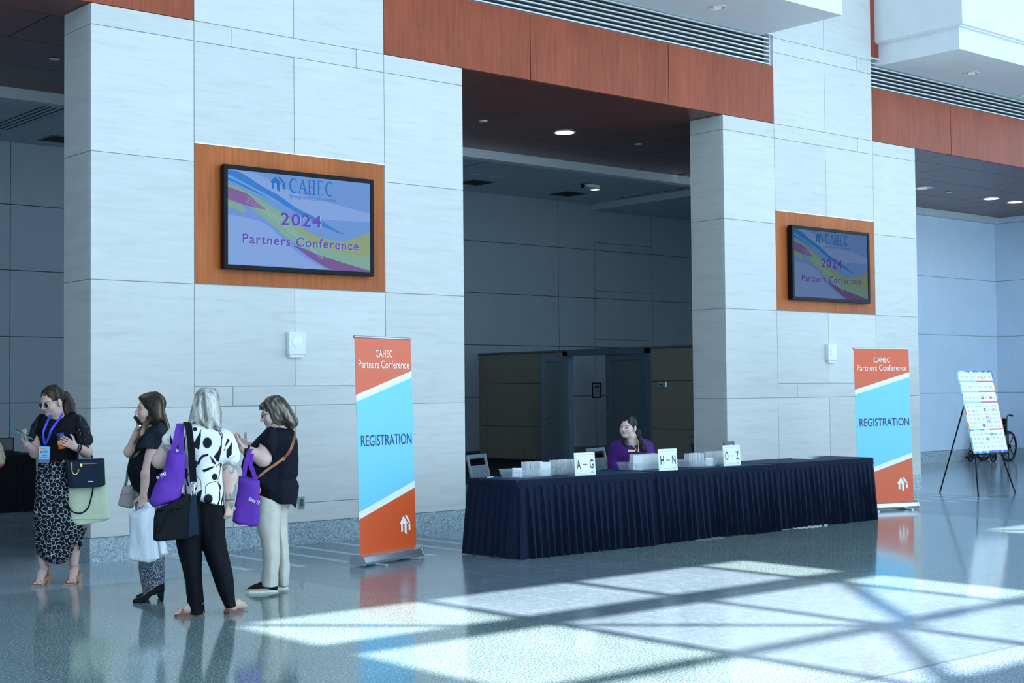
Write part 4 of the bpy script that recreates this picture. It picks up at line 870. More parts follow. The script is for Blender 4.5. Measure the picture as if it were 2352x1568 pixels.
def nets(G, lo, h):
    S = G < 0; nx, ny, nz = [v-1 for v in G.shape]
    corners = [(i, j, k) for i in (0, 1) for j in (0, 1) for k in (0, 1)]
    cnt = np.zeros((nx, ny, nz), np.int8)
    for i, j, k in corners: cnt += S[i:i+nx, j:j+ny, k:k+nz]
    act = (cnt > 0) & (cnt < 8); idx = np.full((nx, ny, nz), -1, np.int32); ii = np.array(np.nonzero(act)); m = ii.shape[1]; idx[tuple(ii)] = np.arange(m)
    acc = np.zeros((m, 3)); num = np.zeros(m); val = {c: G[ii[0]+c[0], ii[1]+c[1], ii[2]+c[2]].astype(np.float64) for c in corners}
    for a in range(3):
        for c in corners:
            if c[a]: continue
            d = list(c); d[a] = 1; d = tuple(d); v0, v1 = val[c], val[d]; cr = (v0 < 0) != (v1 < 0); t = np.where(cr, v0/np.where(cr, v0-v1, 1), 0)
            p = np.tile(np.array(c, float), (m, 1)); p[:, a] = t; acc += p*cr[:, None]; num += cr
    verts = lo+h*(ii.T+acc/np.maximum(num, 1)[:, None]); quads = []
    for a in range(3):
        b, c = (a+1) % 3, (a+2) % 3; sl0 = [slice(None)]*3; sl1 = [slice(None)]*3; sl0[a] = slice(0, -1); sl1[a] = slice(1, None)
        e = S[tuple(sl0)] != S[tuple(sl1)]; q = np.array(np.nonzero(e)); ok = (q[b] > 0) & (q[c] > 0) & (q[b] < G.shape[b]-1) & (q[c] < G.shape[c]-1); q = q[:, ok]
        def g(db, dc): r = q.copy(); r[b] -= db; r[c] -= dc; return idx[r[0], r[1], r[2]]
        f = np.stack([g(0, 0), g(1, 0), g(1, 1), g(0, 1)], 1); s0 = S[q[0], q[1], q[2]]; f[~s0] = f[~s0][:, ::-1]; quads.append(f)
    return verts, np.concatenate(quads)
def np_mesh(name, verts, quads, mat, parent=None, off=(0, 0, 0), col=None):
    me = bpy.data.meshes.new(name); nv, nq = len(verts), len(quads)
    me.vertices.add(nv); me.vertices.foreach_set('co', (verts-V3(off)).astype(np.float32).ravel()); me.loops.add(nq*4); me.loops.foreach_set('vertex_index', quads.astype(np.int32).ravel())
    me.polygons.add(nq); me.polygons.foreach_set('loop_start', np.arange(0, nq*4, 4, dtype=np.int32)); me.polygons.foreach_set('use_smooth', np.ones(nq, bool)); me.update(calc_edges=True)
    me.materials.append(M[mat])
    if col is not None:
        at_ = me.color_attributes.new('Col', 'FLOAT_COLOR', 'POINT'); c = np.ones((nv, 4), np.float32); c[:, :3] = col; at_.data.foreach_set('color', c.ravel())
    o = bpy.data.objects.new(name, me); COL.objects.link(o)
    if parent is not None: o.parent = parent
    return o
class Frame:   # standing spot with axes: x to the viewer's right, y away from the viewer, z up
    def __init__(s, X, Y):
        s.o = V3((X, Y, 0)); d = s.o-V3((CAM[0], CAM[1], 0)); s.n = nrm(d); s.r = np.array([s.n[1], -s.n[0], 0]); s.rz = math.atan2(s.r[1], s.r[0])
    def P(s, px, py, dy=0.):
        d = Fv*FPX+Rv*(px-CX)-Uv*(py-CY); t = np.dot(s.o+s.n*dy-CAM, s.n)/np.dot(d, s.n); w = CAM+t*d-s.o
        return np.array([w@s.r, w@s.n, w[2]])
    def W(s, l): return s.o+s.r*l[0]+s.n*l[1]+np.array([0, 0, l[2]])
def zoomer(fr, ox, oy, sc):
    return lambda x, y, dy=0.: fr.P(ox+x/sc, oy+y/sc, dy)
def xz(z, pts, dy=0.): return [(lambda q: (q[0], q[2]))(z(x, y, dy)) for x, y in pts]
def person(name_label, fr): return thing('person', name_label, 'person', tuple(fr.o), fr.rz)
def sub_thing(name, label, cat, fr, base, group=None):
    base = V3(base); t = thing(name, label, cat, tuple(fr.W(base)), fr.rz, group); return t, base
class LMB(MB):   # mesh builder whose points are in a person's frame, shifted to a thing's base
    def __init__(s, off): super().__init__(); s.off = V3(off)
    def build(s, *a, **k): s.v = [tuple(V3(v)-s.off) for v in s.v]; return super().build(*a, **k)
SK = (.62, .40, .345)
def skin_col(v, tone=SK): return np.tile(np.array(tone), (len(v), 1))
def axes(fwd, up=(0, 0, 1)):
    f = nrm(fwd); u = V3(up); u = nrm(u-f*np.dot(u, f)); r = np.cross(f, u); return f, u, r
def head(F, c, fwd, up=(0, 0, 1), s=1., neck=None, nr=.052, fat=1.):
    f, u, r = axes(fwd, up); c = V3(c); q = lambda a, b, d: c+s*(f*a+u*b+r*d); R = np.array([r, f, u])
    F.ell(q(-.012, .03, 0), s*np.array((.074, .092, .085)), R, .01); F.ell(q(.026, -.042, 0), s*np.array((.060*fat, .062, .074)), R, .03)
    F.ell(q(.068, -.094, 0), s*np.array((.024, .020, .018)), R, .025); F.ell(q(.02, -.085, 0), s*np.array((.046*fat, .045, .03)), R, .03)
    for d in (-1, 1):
        F.ell(q(.056, -.034, d*.036), s*np.array((.026, .024, .028))*fat, R, .02); F.ell(q(-.008, -.012, d*.076*fat), s*np.array((.010, .020, .032)), R, .006); F.ell(q(-.002, -.036, d*.073*fat), s*np.array((.008, .01, .012)), R, .006)
        F.seg(q(.080, .021, d*.012), q(.070, .021, d*.042), s*.010, s*.008, .016)
        F.ell(q(.096, -.003, d*.031), s*np.array((.018, .012, .011)), R, .012, True)
        F.ell(q(.072, -.004, d*.031), s*np.array((.0135, .0135, .0125)), R, .002); F.ell(q(.097, -.034, d*.011), s*np.array((.0078, .009, .007)), R, .006)
    F.seg(q(.086, .008, 0), q(.109, -.028, 0), s*.0075, s*.0098, .010)
    F.ell(q(.078, -.058, 0), s*np.array((.026, .012, .014)), R, .014)
    F.seg(q(.080, -.057, -.022), q(.0885, -.0545, 0), s*.004, s*.0055, .006); F.seg(q(.080, -.057, .022), q(.0885, -.0545, 0), s*.004, s*.0055, .006); F.seg(q(.0835, -.066, -.013), q(.0835, -.066, .013), s*.006, s*.006, .007)
    F.ell(q(.096, -.0604, 0), s*np.array((.019, .008, .0018)), R, .002, True)
    if neck is not None: F.seg(q(-.018, -.05, 0), neck, s*nr, s*nr*1.12, .03)
    return q, R
def paint_head(col, v, q, R, c, s=1., brow=(.06, .04, .03), lip=(.42, .16, .16), iris=None, blush=(.62, .33, .28)):
    p = (v-V3(c))@R.T/s   # right, forward, up
    r_, f_, u_ = p[:, 0], p[:, 1], p[:, 2]; front = f_ > .03
    def blend(w, cc): w = np.clip(w, 0, 1)[:, None]; col[:] = col*(1-w)+np.array(cc)*w
    for d in (-1, 1): blend(front*np.exp(-(((r_-d*.04)/.022)**2+((u_+.034)/.022)**2))*.5, blush)
    near = (np.abs(p) < .14).all(1)
    blend(near*front*(np.exp(-((r_/.023)**4+((u_+.0550)/.0052)**2)*1.2)), lip); blend(near*front*(np.exp(-((r_/.019)**4+((u_+.0665)/.0062)**2)*1.2)), lip)
    blend(near*front*np.exp(-((r_/.021)**4+((u_+.0608)/.0018)**2)), (.20, .06, .06))
    for d in (-1, 1):
        x = r_*d; arc = .021-(x-.034)**2*9
        blend(near*front*(f_ < .094)*(x > .012)*(x < .052)*np.exp(-((u_-arc)/.0036)**2)*.75, brow)
        if iris is not None:
            okf = near*front*(f_ < .0875)*(x > .0165)*(f_ > .045); e = ((x-.031)/.0155)**2+((u_+.004)/.0066)**2
            blend(okf*(e < 1.25)*1., (.10, .05, .045)); blend(okf*(e < .85)*1., (.62, .62, .62))
            dx = iris[1]; blend(okf*(((r_-d*.031-dx)**2+(u_+.003)**2) < .0055**2)*1., iris[0])
            blend(near*front*(x > .015)*(x < .048)*np.exp(-((u_+.004-.0068+(x-.031)**2*26)/.0020)**2)*.9, (.05, .03, .03))
    return col
def hand(F, w, fwd, pn, th, curl=(.35, .4, .45), s=.92, tc=.5, spread=.0, each=None):
    """palm from wrist w along fwd; pn is where the palm faces; th is the thumb side."""
    f = nrm(fwd); n = V3(pn); n = nrm(n-f*np.dot(n, f)); t = np.cross(n, f); t = t if np.dot(t, V3(th)) > 0 else -t
    w = V3(w); at_ = lambda a, b, c: w+s*(f*a+t*b+n*c)
    for b in (-.024, -.008, .008, .024): F.seg(at_(.005, b*.7, 0), at_(.082, b*1.05, .002), s*.0145, s*.0115, .010)
    L = (.060, .070, .076, .068)
    for i, b in enumerate((-.030, -.010, .011, .032)):
        cu = each[i] if each else curl; p = at_(.082, b, .002); a = 0; ln = L[i]*s; rr = s*(.0082 if i else .0072)
        for j, fr_ in enumerate((.46, .31, .25)):
            a += cu[j]; d = nrm(f*math.cos(a)+n*math.sin(a)+t*spread*(i-1.5)); q = p+d*ln*fr_; F.seg(p, q, rr*(1-.07*j), rr*(.96-.09*j), .0035); p = q
    p = at_(.022, .030, .006); d = nrm(f*.62+t*.72+n*.30); q = p+d*s*.042; F.seg(at_(.012, .014, .004), p, s*.015, s*.0135, .01); F.seg(p, q, s*.0125, s*.0105, .006)
    d2 = nrm(d+(n*.9-t*.9)*tc*.7+f*tc*.4); F.seg(q, q+d2*s*.032, s*.0100, s*.0082, .004)
def paint_streaks(v, dark, mid, light, freq=60, seed=0, along=(0, 0, 1), amt=1.):
    r = np.random.RandomState(seed); t = np.zeros(len(v)); a = nrm(along)
    vv = v-np.outer(v@a, a)*.93
    for k in range(9):
        kk = r.normal(size=3)*freq; t += np.sin(vv@kk+r.uniform(0, 6))
    t = np.clip(.5+t/9*1.3*amt, 0, 1)[:, None]
    return np.where(t < .5, np.array(dark)*(1-2*t)+np.array(mid)*2*t, np.array(mid)*(2-2*t)+np.array(light)*(2*t-1))
def seg2(p, a, b):   # distance from 2-D points to a segment
    a, b = np.array(a, float), np.array(b, float); e = b-a; t = np.clip(((p-a)@e)/max(e@e, 1e-12), 0, 1); return np.linalg.norm(p-a-np.outer(t, e), axis=1)
def inpoly(p, P):
    ins = np.zeros(len(p), bool); n = len(P)
    for i in range(n):
        a, b = P[i], P[(i+1) % n]; c = ((a[1] <= p[:, 1]) & (p[:, 1] < b[1])) | ((b[1] <= p[:, 1]) & (p[:, 1] < a[1]))
        if abs(b[1]-a[1]) > 1e-12: ins ^= c & (p[:, 0] < a[0]+(p[:, 1]-a[1])/(b[1]-a[1])*(b[0]-a[0]))
    return ins

# ================================================================== woman in sunglasses (floral skirt)
fr = Frame(4.95, -1.16); z = zoomer(fr, 0, 840, 2.8); y = zoomer(fr, 20, 860, 6.533); k4 = zoomer(fr, 0, 950, 3.92)
t = person('woman in sunglasses and floral skirt looking at a teal phone beside the near pier', fr); F = Field()
hc = y(648, 400, -.02); fw = (-.72, -.62, -.30); q, R = head(F, hc, fw, (0, 0, 1), 1.0, y(715, 630, .02), .056, 1.1)
nk = y(712, 650, .03)
F.chain([nk, y(720, 780, .03)], [.055, .08], .04); F.ell(y(720, 900, .03), (.12, .07, .15), None, .05); F.chain([y(720, 1050, .03), k4(480, 560, .03), k4(480, 760, .03)], [.09, .09, .08], .05)
# legs
F.chain([k4(400, 900, .02), k4(390, 1150, .0), k4(385, 1340, .0)], [.06, .05, .034], .03); F.chain([k4(600, 900, .05), k4(668, 1180, .03), k4(668, 1350, .02)], [.06, .050, .034], .03)
for hx_, tx, ty, hy in ((395, 325, 1512, 1440), (672, 618, 1512, 1440)):
    a = k4(hx_, 1395, .02); b = k4(tx+32, 1480, -.10); b[2] = .040; F.chain([a, (a+b)/2+np.array([0, 0, .010]), b], [.034, .033, .031], .02)
    for i in range(5):
        e = b+np.array([-.028+.0135*i, -.014-.004*(2-abs(2-i)), -.012]); F.seg(e, e+np.array([-.012, -.030, -.006]), .0098, .0085, .004)
# arms
e1, w1 = y(400, 1170, -.06), y(262, 1040, -.20); s1 = y(470, 720, .02); F.chain([s1, e1], [.036, .043], .03); F.chain([e1, w1], [.043, .027], .02); hand(F, w1, y(190, 930, -.25)-w1, (.3, -.55, .8), (.9, .2, .3), (.55, .45, .3), .95, .6)
e2, w2 = y(1165, 1160, -.04), y(990, 1082, -.25); s2 = y(1060, 740, .03); F.chain([s2, e2], [.036, .046], .03); F.chain([e2, w2], [.047, .029], .02); hand(F, w2, y(880, 1022, -.30)-w2, (-.25, .95, .1), (0, .2, 1), (.30, .60, .5), .95, .5)
v, f_ = F.mesh(); col = skin_col(v); paint_head(col, v, q, R, hc, 1.0, (.07, .045, .035), (.50, .22, .22))
np_mesh('body', v, f_, 'skin', t, col=col)
F = Field()   # blouse
F.poly(xz(y, [(600, 600), (570, 578), (480, 590), (400, 650), (370, 760), (400, 950), (430, 1150), (440, 1290), (620, 1300), (840, 1290), (1040, 1265), (1030, 1150), (1010, 1050), (1010, 900), (1080, 760), (1100, 640), (1030, 580), (940, 580), (830, 600), (780, 640), (715, 660), (640, 640)], .02), .02, .145, .16, .01); F.ell(y(600, 850, -.09), (.085, .07, .075), None, .05); F.ell(y(860, 850, -.08), (.085, .07, .075), None, .05)
F.wob(.006, 26, (1, 1, .6), 3); v, f_ = F.mesh(); np_mesh('blouse', v, f_, 'ladies_black', t)
for pts, dy, sd_ in (([(1010, 600), (1080, 590), (1150, 680), (1215, 790), (1265, 920), (1270, 1000), (1222, 1068), (1080, 1055), (1000, 1030), (985, 900), (985, 740)], -.02, 5), ([(470, 600), (400, 660), (335, 770), (312, 880), (312, 960), (345, 1030), (400, 1030), (440, 900), (470, 750)], -.01, 6)):
    F = Field(.004); F.poly(xz(y, pts, dy), dy, .085, .09); F.wob(.007, 55, (1, 1, .5), sd_); v, f_ = F.mesh(); c = np.tile(np.array((.016, .017, .022)), (len(v), 1))
    sp = np.random.RandomState(sd_).choice(len(v), int(len(v)*.018), False); c[sp] = (.5, .55, .6); np_mesh('puff_sleeve', v, f_, 'printed', t, col=c)
F = Field()   # skirt
F.poly(xz(k4, [(345, 430), (460, 418), (580, 410), (610, 470), (640, 600), (650, 800), (700, 960), (778, 1030), (772, 1060), (742, 1110), (738, 1190), (712, 1240), (700, 1180), (690, 1160), (668, 1230), (645, 1290), (590, 1335), (500, 1348), (430, 1340), (360, 1310), (322, 1250), (312, 1120), (300, 980), (302, 850), (312, 680), (325, 520)], .0), .02, .15, .15); F.wob(.010, 30, (1, 1, .25), 8)
v, f_ = F.mesh(); pts = np.stack([np.where(v[:, 1] < .02, v[:, 0], -v[:, 0]+.9), v[:, 2]], 1); d = np.full(len(v), 1e9); best = np.full(len(v), 1e9); r = np.random.RandomState(11)
for i in range(-8, 16):
    for j in range(0, 13):
        cx_, cz = i*.098+(j % 2)*.049+r.uniform(-.02, .02), .12+j*.086+r.uniform(-.018, .018); ph = r.uniform(0, 6.28); rad = r.uniform(.050, .064)
        dx, dz = pts[:, 0]-cx_, pts[:, 1]-cz; rr = np.hypot(dx, dz); m = rr < best
        if not m.any(): continue
        th = np.arctan2(dz[m], dx[m]); pet = rad*(.24+.76*np.abs(np.cos(2.5*th+ph))**.6); d[m] = np.minimum(np.abs(rr[m]-pet)*.75, np.abs(rr[m]-.0115)); best[m] = rr[m]
w_ = np.clip((.0026-d)/.0024+.3, 0, 1)[:, None]; np_mesh('floral_skirt', v, f_, 'printed', t, col=np.array((.008, .009, .015))*(1-w_)+np.array((.62, .64, .70))*w_)
F = Field(.0035)   # hair: crown cap and wavy lengths
F.ell(q(-.022, .042, 0), (.083, .098, .088), R, .01); F.poly(xz(y, [(760, 300), (850, 290), (880, 340), (935, 400), (965, 470), (985, 530), (1022, 570), (960, 600), (900, 625), (855, 690), (825, 670), (790, 600), (800, 500), (815, 420), (805, 340)], .05), .05, .06, .05, .012, soft=True)
F.chain([y(850, 320, .05), y(910, 450, .05), y(900, 560, .04)], [.04, .042, .035], .02); F.ell(q(.085, -.028, 0), (.105, .062, .098), R, .006, True); F.ell(q(.03, -.045, .085), (.03, .05, .06), R, .006, True); F.ell(q(-.002, -.018, .085), (.03, .026, .036), R, .004, True)
F.wob(.0032, 120, (1, 1, .3), 2); v, f_ = F.mesh(); np_mesh('hair', v, f_, 'hair', t, col=paint_streaks(v, (.012, .009, .008), (.030, .020, .016), (.10, .058, .036), 90, 1, (.3, 0, -1)))
g = MB()   # sunglasses
for d in (-1, 1):
    c = q(.096, -.006, d*.032); ring = [c+R[0]*.024*math.cos(a)+R[2]*.022*math.sin(a)-R[1]*.006*abs(math.cos(a)) for a in np.linspace(0, 6.283, 20, endpoint=False)]; g.tube(ring, .0022, 6, closed=True); g.add([c]+ring, [(0, 1+i, 1+(i+1) % 20) for i in range(20)], 1)
    g.tube([q(.092, .004, d*.056), q(.06, .006, d*.078), q(-.01, .006, d*.086)], .0022, 6)
g.tube([q(.100, .0, -.010), q(.103, .002, 0), q(.100, .0, .010)], .0022, 6); g.build('sunglasses', ['frame_gold', 'lens_dark'], t, True)
for hx_, tx in ((395, 325), (672, 618)):   # block heel sandals
    toe, heel = k4(tx-14, 1513, -.165), k4(hx_+38, 1500, .03); toe[2] = heel[2] = 0; d = heel-toe; L = np.linalg.norm(d); M4 = Matrix.Translation(toe) @ Matrix.Rotation(math.atan2(d[1], d[0]), 4, 'Z'); M5 = M4 @ Matrix.Rotation(math.pi/2, 4, 'X'); mb = MB()
    mb.prism([(-.005, .0), (.09, .0), (L*.62, .042), (L, .058), (L, .068), (L*.62, .054), (.09, .012), (-.005, .012)], -.037, .037, M5); mb.prism([(L-.055, 0), (L-.004, 0), (L+.004, .066), (L-.068, .058)], -.028, .028, M5)
    mb.ribbon([tuple(M4 @ Vector((.055+.01*math.sin(b), .042*math.cos(b), .004+.050*math.sin(b)))) for b in np.linspace(0, math.pi, 14)], .026, .004, tuple(d/L)); an = k4(hx_, 1365, .02)
    mb.ribbon([tuple(an+np.array([.037*math.cos(b), .037*math.sin(b), 0])) for b in np.linspace(0, 6.28, 18)], .011, .004, (0, 0, 1)); mb.ribbon([tuple(an+np.array([.03, .022, .0])), tuple(M4 @ Vector((L-.004, 0, .10))), tuple(M4 @ Vector((L, 0, .06)))], .03, .004, tuple(np.cross(d/L, (0, 0, 1))))
    mb.build('sandal', 'nude_leather', t, bevel=.002)
mb = MB(); mb.ribbon([y(630, 590, -.06), y(575, 720, -.168), y(520, 860, -.185), y(525, 960, -.178), y(542, 1055, -.16)], .018, .002, (1, 0, 0)); mb.ribbon([y(805, 590, -.05), y(765, 660, -.13), y(740, 690, -.150), y(640, 830, -.190), y(605, 930, -.180), y(545, 1055, -.15)], .018, .002, (1, .0, .0)); mb.ribbon([y(630, 590, -.06), y(650, 570, .05), y(740, 560, .085), y(805, 590, -.04)], .018, .002, (0, 0, 1)); ln = mb.build('lanyard', 'lanyard_blue', t)
mb = MB(); A, B, C_, D_ = [y(*p, -.155) for p in ((460, 1070), (622, 1080), (607, 1330), (446, 1318))]; n_ = np.array([0, -.003, 0])
lerp = lambda u, w: (A*(1-u)+B*u)*(1-w)+(D_*(1-u)+C_*u)*w
def patch(u0, u1, w0, w1, mi, o=0): mb.add([lerp(u0, w0)+n_*o, lerp(u1, w0)+n_*o, lerp(u1, w1)+n_*o, lerp(u0, w1)+n_*o], [(0, 1, 2, 3)], mi)
patch(0, 1, 0, .5, 2, 1); patch(0, 1, .5, .78, 0, 1); patch(0, 1, .78, 1, 1, 1); patch(0, 1, 0, 1, 0, -.3)
for u0, u1, w0, w1, mi in ((.1, .55, .1, .16, 3), (.38, .8, .22, .25, 4), (.32, .85, .29, .32, 4), (.32, .85, .36, .39, 4), (.3, .75, .52, .57, 4), (.2, .85, .64, .67, 4), (.12, .28, .3, .42, 4)): patch(u0, u1, w0, w1, mi, 1.4)
mb.build('name_badge', ['badge_blue', 'badge_slate', 'cyan_vinyl', 'can_orange', 'badge_slate'], ln)
mb = MB(); c = w2*.80+e2*.20; ax = nrm(e2-w2); o1 = nrm(np.cross(ax, (0, 0, 1))); o2 = np.cross(ax, o1); mb.tube([c+(o1*math.cos(a)+o2*math.sin(a))*.034 for a in np.linspace(0, 6.283, 18, endpoint=False)], .008, 6, closed=True); mb.ell = None; w0 = c-np.array([0, .041, -.004]); mb.box(-.018, .018, -.010, .004, -.02, .02, 0, Matrix.Translation(w0)); mb.build('wrist_watch', 'black_gloss', t, True)
# phone, can, bags
t2, b0 = sub_thing('phone', 'teal cased phone held by the woman in sunglasses', 'phone', fr, y(215, 890, -.30)); a, b = y(75, 820, -.33), y(350, 955, -.25); mb = LMB(b0); d = nrm(b-a); sd_ = nrm((.25, -.9, -.25)); n_ = nrm(np.cross(d, sd_)); sd_ = np.cross(n_, d)
vs = [a+sd_*.035*i+n_*.0045*j+(b-a)*k for k in (0, 1) for i in (-1, 1) for j in (-1, 1)]; mb.add(vs, [(0, 1, 3, 2), (4, 6, 7, 5), (0, 4, 5, 1), (2, 3, 7, 6), (1, 5, 7, 3), (0, 2, 6, 4)]); mb.build('case', 'teal_case', t2, bevel=.003)
up = n_ if n_[2] > 0 else -n_; mb = LMB(b0); mb.add([a+d*.004+(sd_*.031*i)+up*.0052+(b-a)*.95*k for k in (0, 1) for i in (-1, 1)], [(0, 1, 3, 2)]); mb.build('display', 'black_gloss', t2)
t2, b0 = sub_thing('drink_can', 'dark drink can in an orange and yellow sleeve held by the woman in sunglasses', 'can', fr, y(808, 1112, -.245)); a = y(768, 880, -.25); ax = nrm(a-b0); L = np.linalg.norm(a-b0); Rm = Matrix(np.array([nrm(np.cross(ax, (0, 1, 0))), np.cross(ax, nrm(np.cross(ax, (0, 1, 0)))), ax]).T.tolist()).to_4x4()
mb = MB(); mb.lathe([(.024, 0), (.030, .004), (.030, L*.45)], 20, M4=Rm); mb.build('orange_sleeve', 'can_orange', t2, True); mb = MB(); mb.lathe([(.0305, L*.3), (.0305, L*.55)], 20, M4=Rm); mb.build('yellow_band', 'can_yellow', t2, True)
mb = MB(); mb.lathe([(.030, L*.5), (.030, L*.95), (.026, L*1.0), (.024, L)], 20, M4=Rm); mb.build('can_body', 'can_black', t2, True); mb = MB(); mb.lathe([(.0305, L*.90), (.0305, L*.955)], 20, M4=Rm); mb.lathe([(.027, L), (.025, L+.003)], 20, M4=Rm); mb.build('blue_rim', 'lanyard_blue', t2, True); mb = MB(); mb.prism([(-.016, L*.52), (.016, L*.52), (.016, L*.78), (-.016, L*.78)], .0302, .0308, Rm @ Matrix.Rotation(math.pi/2, 4, 'X')); mb.build('white_label', 'paper', t2)
kk = zoomer(fr, 0, 950, 3.92)
t2, b0 = sub_thing('handbag', 'structured navy leather handbag with gold chain hanging from the arm of the woman in sunglasses', 'bag', fr, kk(770, 660, -.1)); F = Field(.004)
F.poly(xz(kk, [(585, 408), (620, 415), (800, 405), (925, 398), (940, 405), (945, 560), (948, 635), (905, 655), (660, 668), (625, 668), (612, 640), (600, 520)], -.1), -.1, .07, .06, thin=.045); v, f_ = F.mesh(); np_mesh('bag_body', v, f_, 'navy_leather', t2, b0)
mb = LMB(b0)
mb.tube([kk(700, 415, -.15), kk(705, 350, -.16), kk(770, 285, -.12), kk(805, 330, -.06), kk(830, 400, -.05)], .009); mb.build('handle', 'navy_leather', t2, True)
mb = LMB(b0); mb.tube([kk(677+30*math.cos(a_), 500+46*math.sin(a_)-(40 if a_ > 3 else 0), -.176) for a_ in np.linspace(0, 3.14, 16)]+[kk(647, 440, -.172)], .0045, 6); mb.tube([kk(560, 440, -.16), kk(578, 418, -.16)], .005, 6); mb.build('gold_chain', 'gold', t2, True); mb = LMB(b0); mb.tube([kk(740, 452, -.172), kk(868, 447, -.172)], .0025, 6); mb.box(-.008, .008, -.004, .004, -.012, .012, 0, Matrix.Translation(kk(732, 462, -.176))); mb.build('zip', 'gold', t2); mb = LMB(b0); mb.box(-.022, .022, -.002, .001, -.003, .003, 0, Matrix.Translation(kk(815, 610, -.172))); mb.build('name_plate', 'frame_gold', t2)
t2, b0 = sub_thing('tote_bag', 'pale green tote bag hanging below the navy handbag', 'bag', fr, kk(800, 985, -.02)); F = Field(.0045); F.poly(xz(kk, [(612, 560), (800, 560), (970, 560), (985, 800), (998, 940), (950, 965), (800, 990), (660, 1002), (640, 985), (598, 930), (605, 800)], -.02), -.02, .065, .08, thin=.03); F.wob(.006, 20, (1, 1, .5), 4); v, f_ = F.mesh(); np_mesh('bag_body', v, f_, 'mint_vinyl', t2, b0)
mb = LMB(b0); mb.tube([kk(*p, -.10) for p in ((606, 810), (640, 870), (690, 893), (740, 890), (790, 850), (815, 780), (835, 690), (838, 640))], .006, 6); mb.build('strap', 'black_leather', t2, True); mb = LMB(b0); mb.tube([kk(620, 945, -.088), kk(800, 948, -.09), kk(990, 940, -.085)], .0035, 6); mb.build('bottom_piping', 'mint_vinyl', t2, True)

# ================================================================== woman on the phone (tweed trousers)
fr = Frame(5.02, -2.60); B = zoomer(fr, 250, 860, 2.704); b2 = zoomer(fr, 270, 890, 8.253)
t = person('woman with long brown hair and tweed trousers talking on a black phone', fr); F = Field()
hc = fr.P(345, 938.5, 0); q, R = head(F, hc, (-1, -.12, -.03), (0, 0, 1), 1., B(262, 318, .02), .05)
F.chain([B(262, 318, .02), B(262, 400, .02)], [.05, .07], .04); F.ell(B(258, 520, .02), (.09, .09, .16), None, .04); F.chain([B(255, 650, .02), B(255, 800, .02), B(265, 1000, .02), B(265, 1250, .02)], [.08, .08, .07, .04], .04)
e1, w1 = B(232, 620, -.16), B(213, 752, -.17); F.chain([B(275, 420, -.11), e1, w1], [.042, .038, .025], .02); hand(F, w1, B(208, 830, -.17)-w1, (-.1, 1, 0), (-1, 0, .3), (.7, .9, .5), .92, .8)
e2, w2 = B(130, 480, .12), B(180, 345, .06); F.chain([B(230, 390, .12), e2], [.045, .042], .03); F.chain([e2, w2], [.040, .026], .02); hand(F, w2, b2(400, 560, .02)-w2, (.8, -.3, .25), (-.6, -.6, .2), (.5, .5, .4), .90, .5)
v, f_ = F.mesh(); col = skin_col(v); paint_head(col, v, q, R, hc, 1., (.04, .03, .025), (.55, .25, .24), ((.05, .03, .02), .0)); np_mesh('body', v, f_, 'skin', t, col=col)
F = Field(); F.poly(xz(B, [(262, 322), (300, 312), (335, 318), (372, 350), (385, 420), (382, 520), (366, 620), (352, 735), (250, 742), (160, 730), (132, 660), (113, 600), (128, 520), (155, 480), (172, 430), (215, 365)], .02), .02, .15, .12); F.wob(.006, 28, (1, 1, .5), 12); v, f_ = F.mesh(); np_mesh('blouse', v, f_, 'ladies_black', t)
F = Field(); F.poly(xz(b2, [(640, 735), (760, 690), (860, 700), (960, 800), (985, 860), (900, 1000), (790, 1180), (640, 1165), (520, 1150), (470, 1170), (330, 1130), (380, 1040), (450, 900), (540, 790)], -.1), -.10, .075, .08); F.wob(.007, 42, (1, 1, .35), 13); v, f_ = F.mesh(); np_mesh('flutter_sleeve', v, f_, 'satin_black', t)
F = Field(); F.poly(xz(B, [(150, 690), (345, 690), (352, 850), (346, 1000), (346, 1150), (352, 1340), (300, 1362), (205, 1368), (208, 1335), (195, 1290), (180, 1200), (182, 1000), (165, 850)], .02), .02, .11, .09, top=0); F.wob(.006, 24, (1, 1, .4), 14); v, f_ = F.mesh(); np_mesh('trousers', v, f_, 'tweed', t)
F = Field(.0035); F.ell(q(-.02, .04, 0), (.083, .100, .088), R, .01); F.poly(xz(b2, [(385, 180), (420, 150), (520, 120), (620, 103), (760, 125), (850, 200), (890, 330), (912, 470), (960, 620), (1015, 810), (985, 838), (900, 755), (830, 690), (745, 640), (665, 700), (570, 770), (485, 820), (492, 700), (540, 600), (548, 480), (530, 370), (470, 290), (400, 235)], 0), .0, .095, .09, .012, soft=True)
F.ell(q(-.03, -.03, -.056), (.046, .054, .10), R, .02); F.ell(q(-.03, -.03, .056), (.046, .054, .10), R, .02); F.chain([b2(600, 600, -.07), b2(515, 740, -.10), b2(430, 890, -.125), b2(340, 1050, -.12), b2(312, 1160, -.12)], [.020, .015, .011, .010, .004], .02); F.chain([b2(425, 1205, -.135), b2(330, 1290, -.14), b2(262, 1350, -.14)], [.006, .008, .003], .004)
F.ell(q(.10, -.035, 0), (.12, .068, .092), R, .006, True); F.wob(.0032, 110, (1, 1, .3), 15); v, f_ = F.mesh(); c = paint_streaks(v, (.018, .012, .009), (.085, .052, .030), (.46, .31, .16), 55, 5, (.25, 0, -1), 1.5); top = np.clip((v[:, 2]-b2(0, 220)[2])/.03, 0, 1)[:, None]; np_mesh('hair', v, f_, 'hair', t, col=c*(1-top*.8)+np.array((.022, .015, .012))*top*.8)
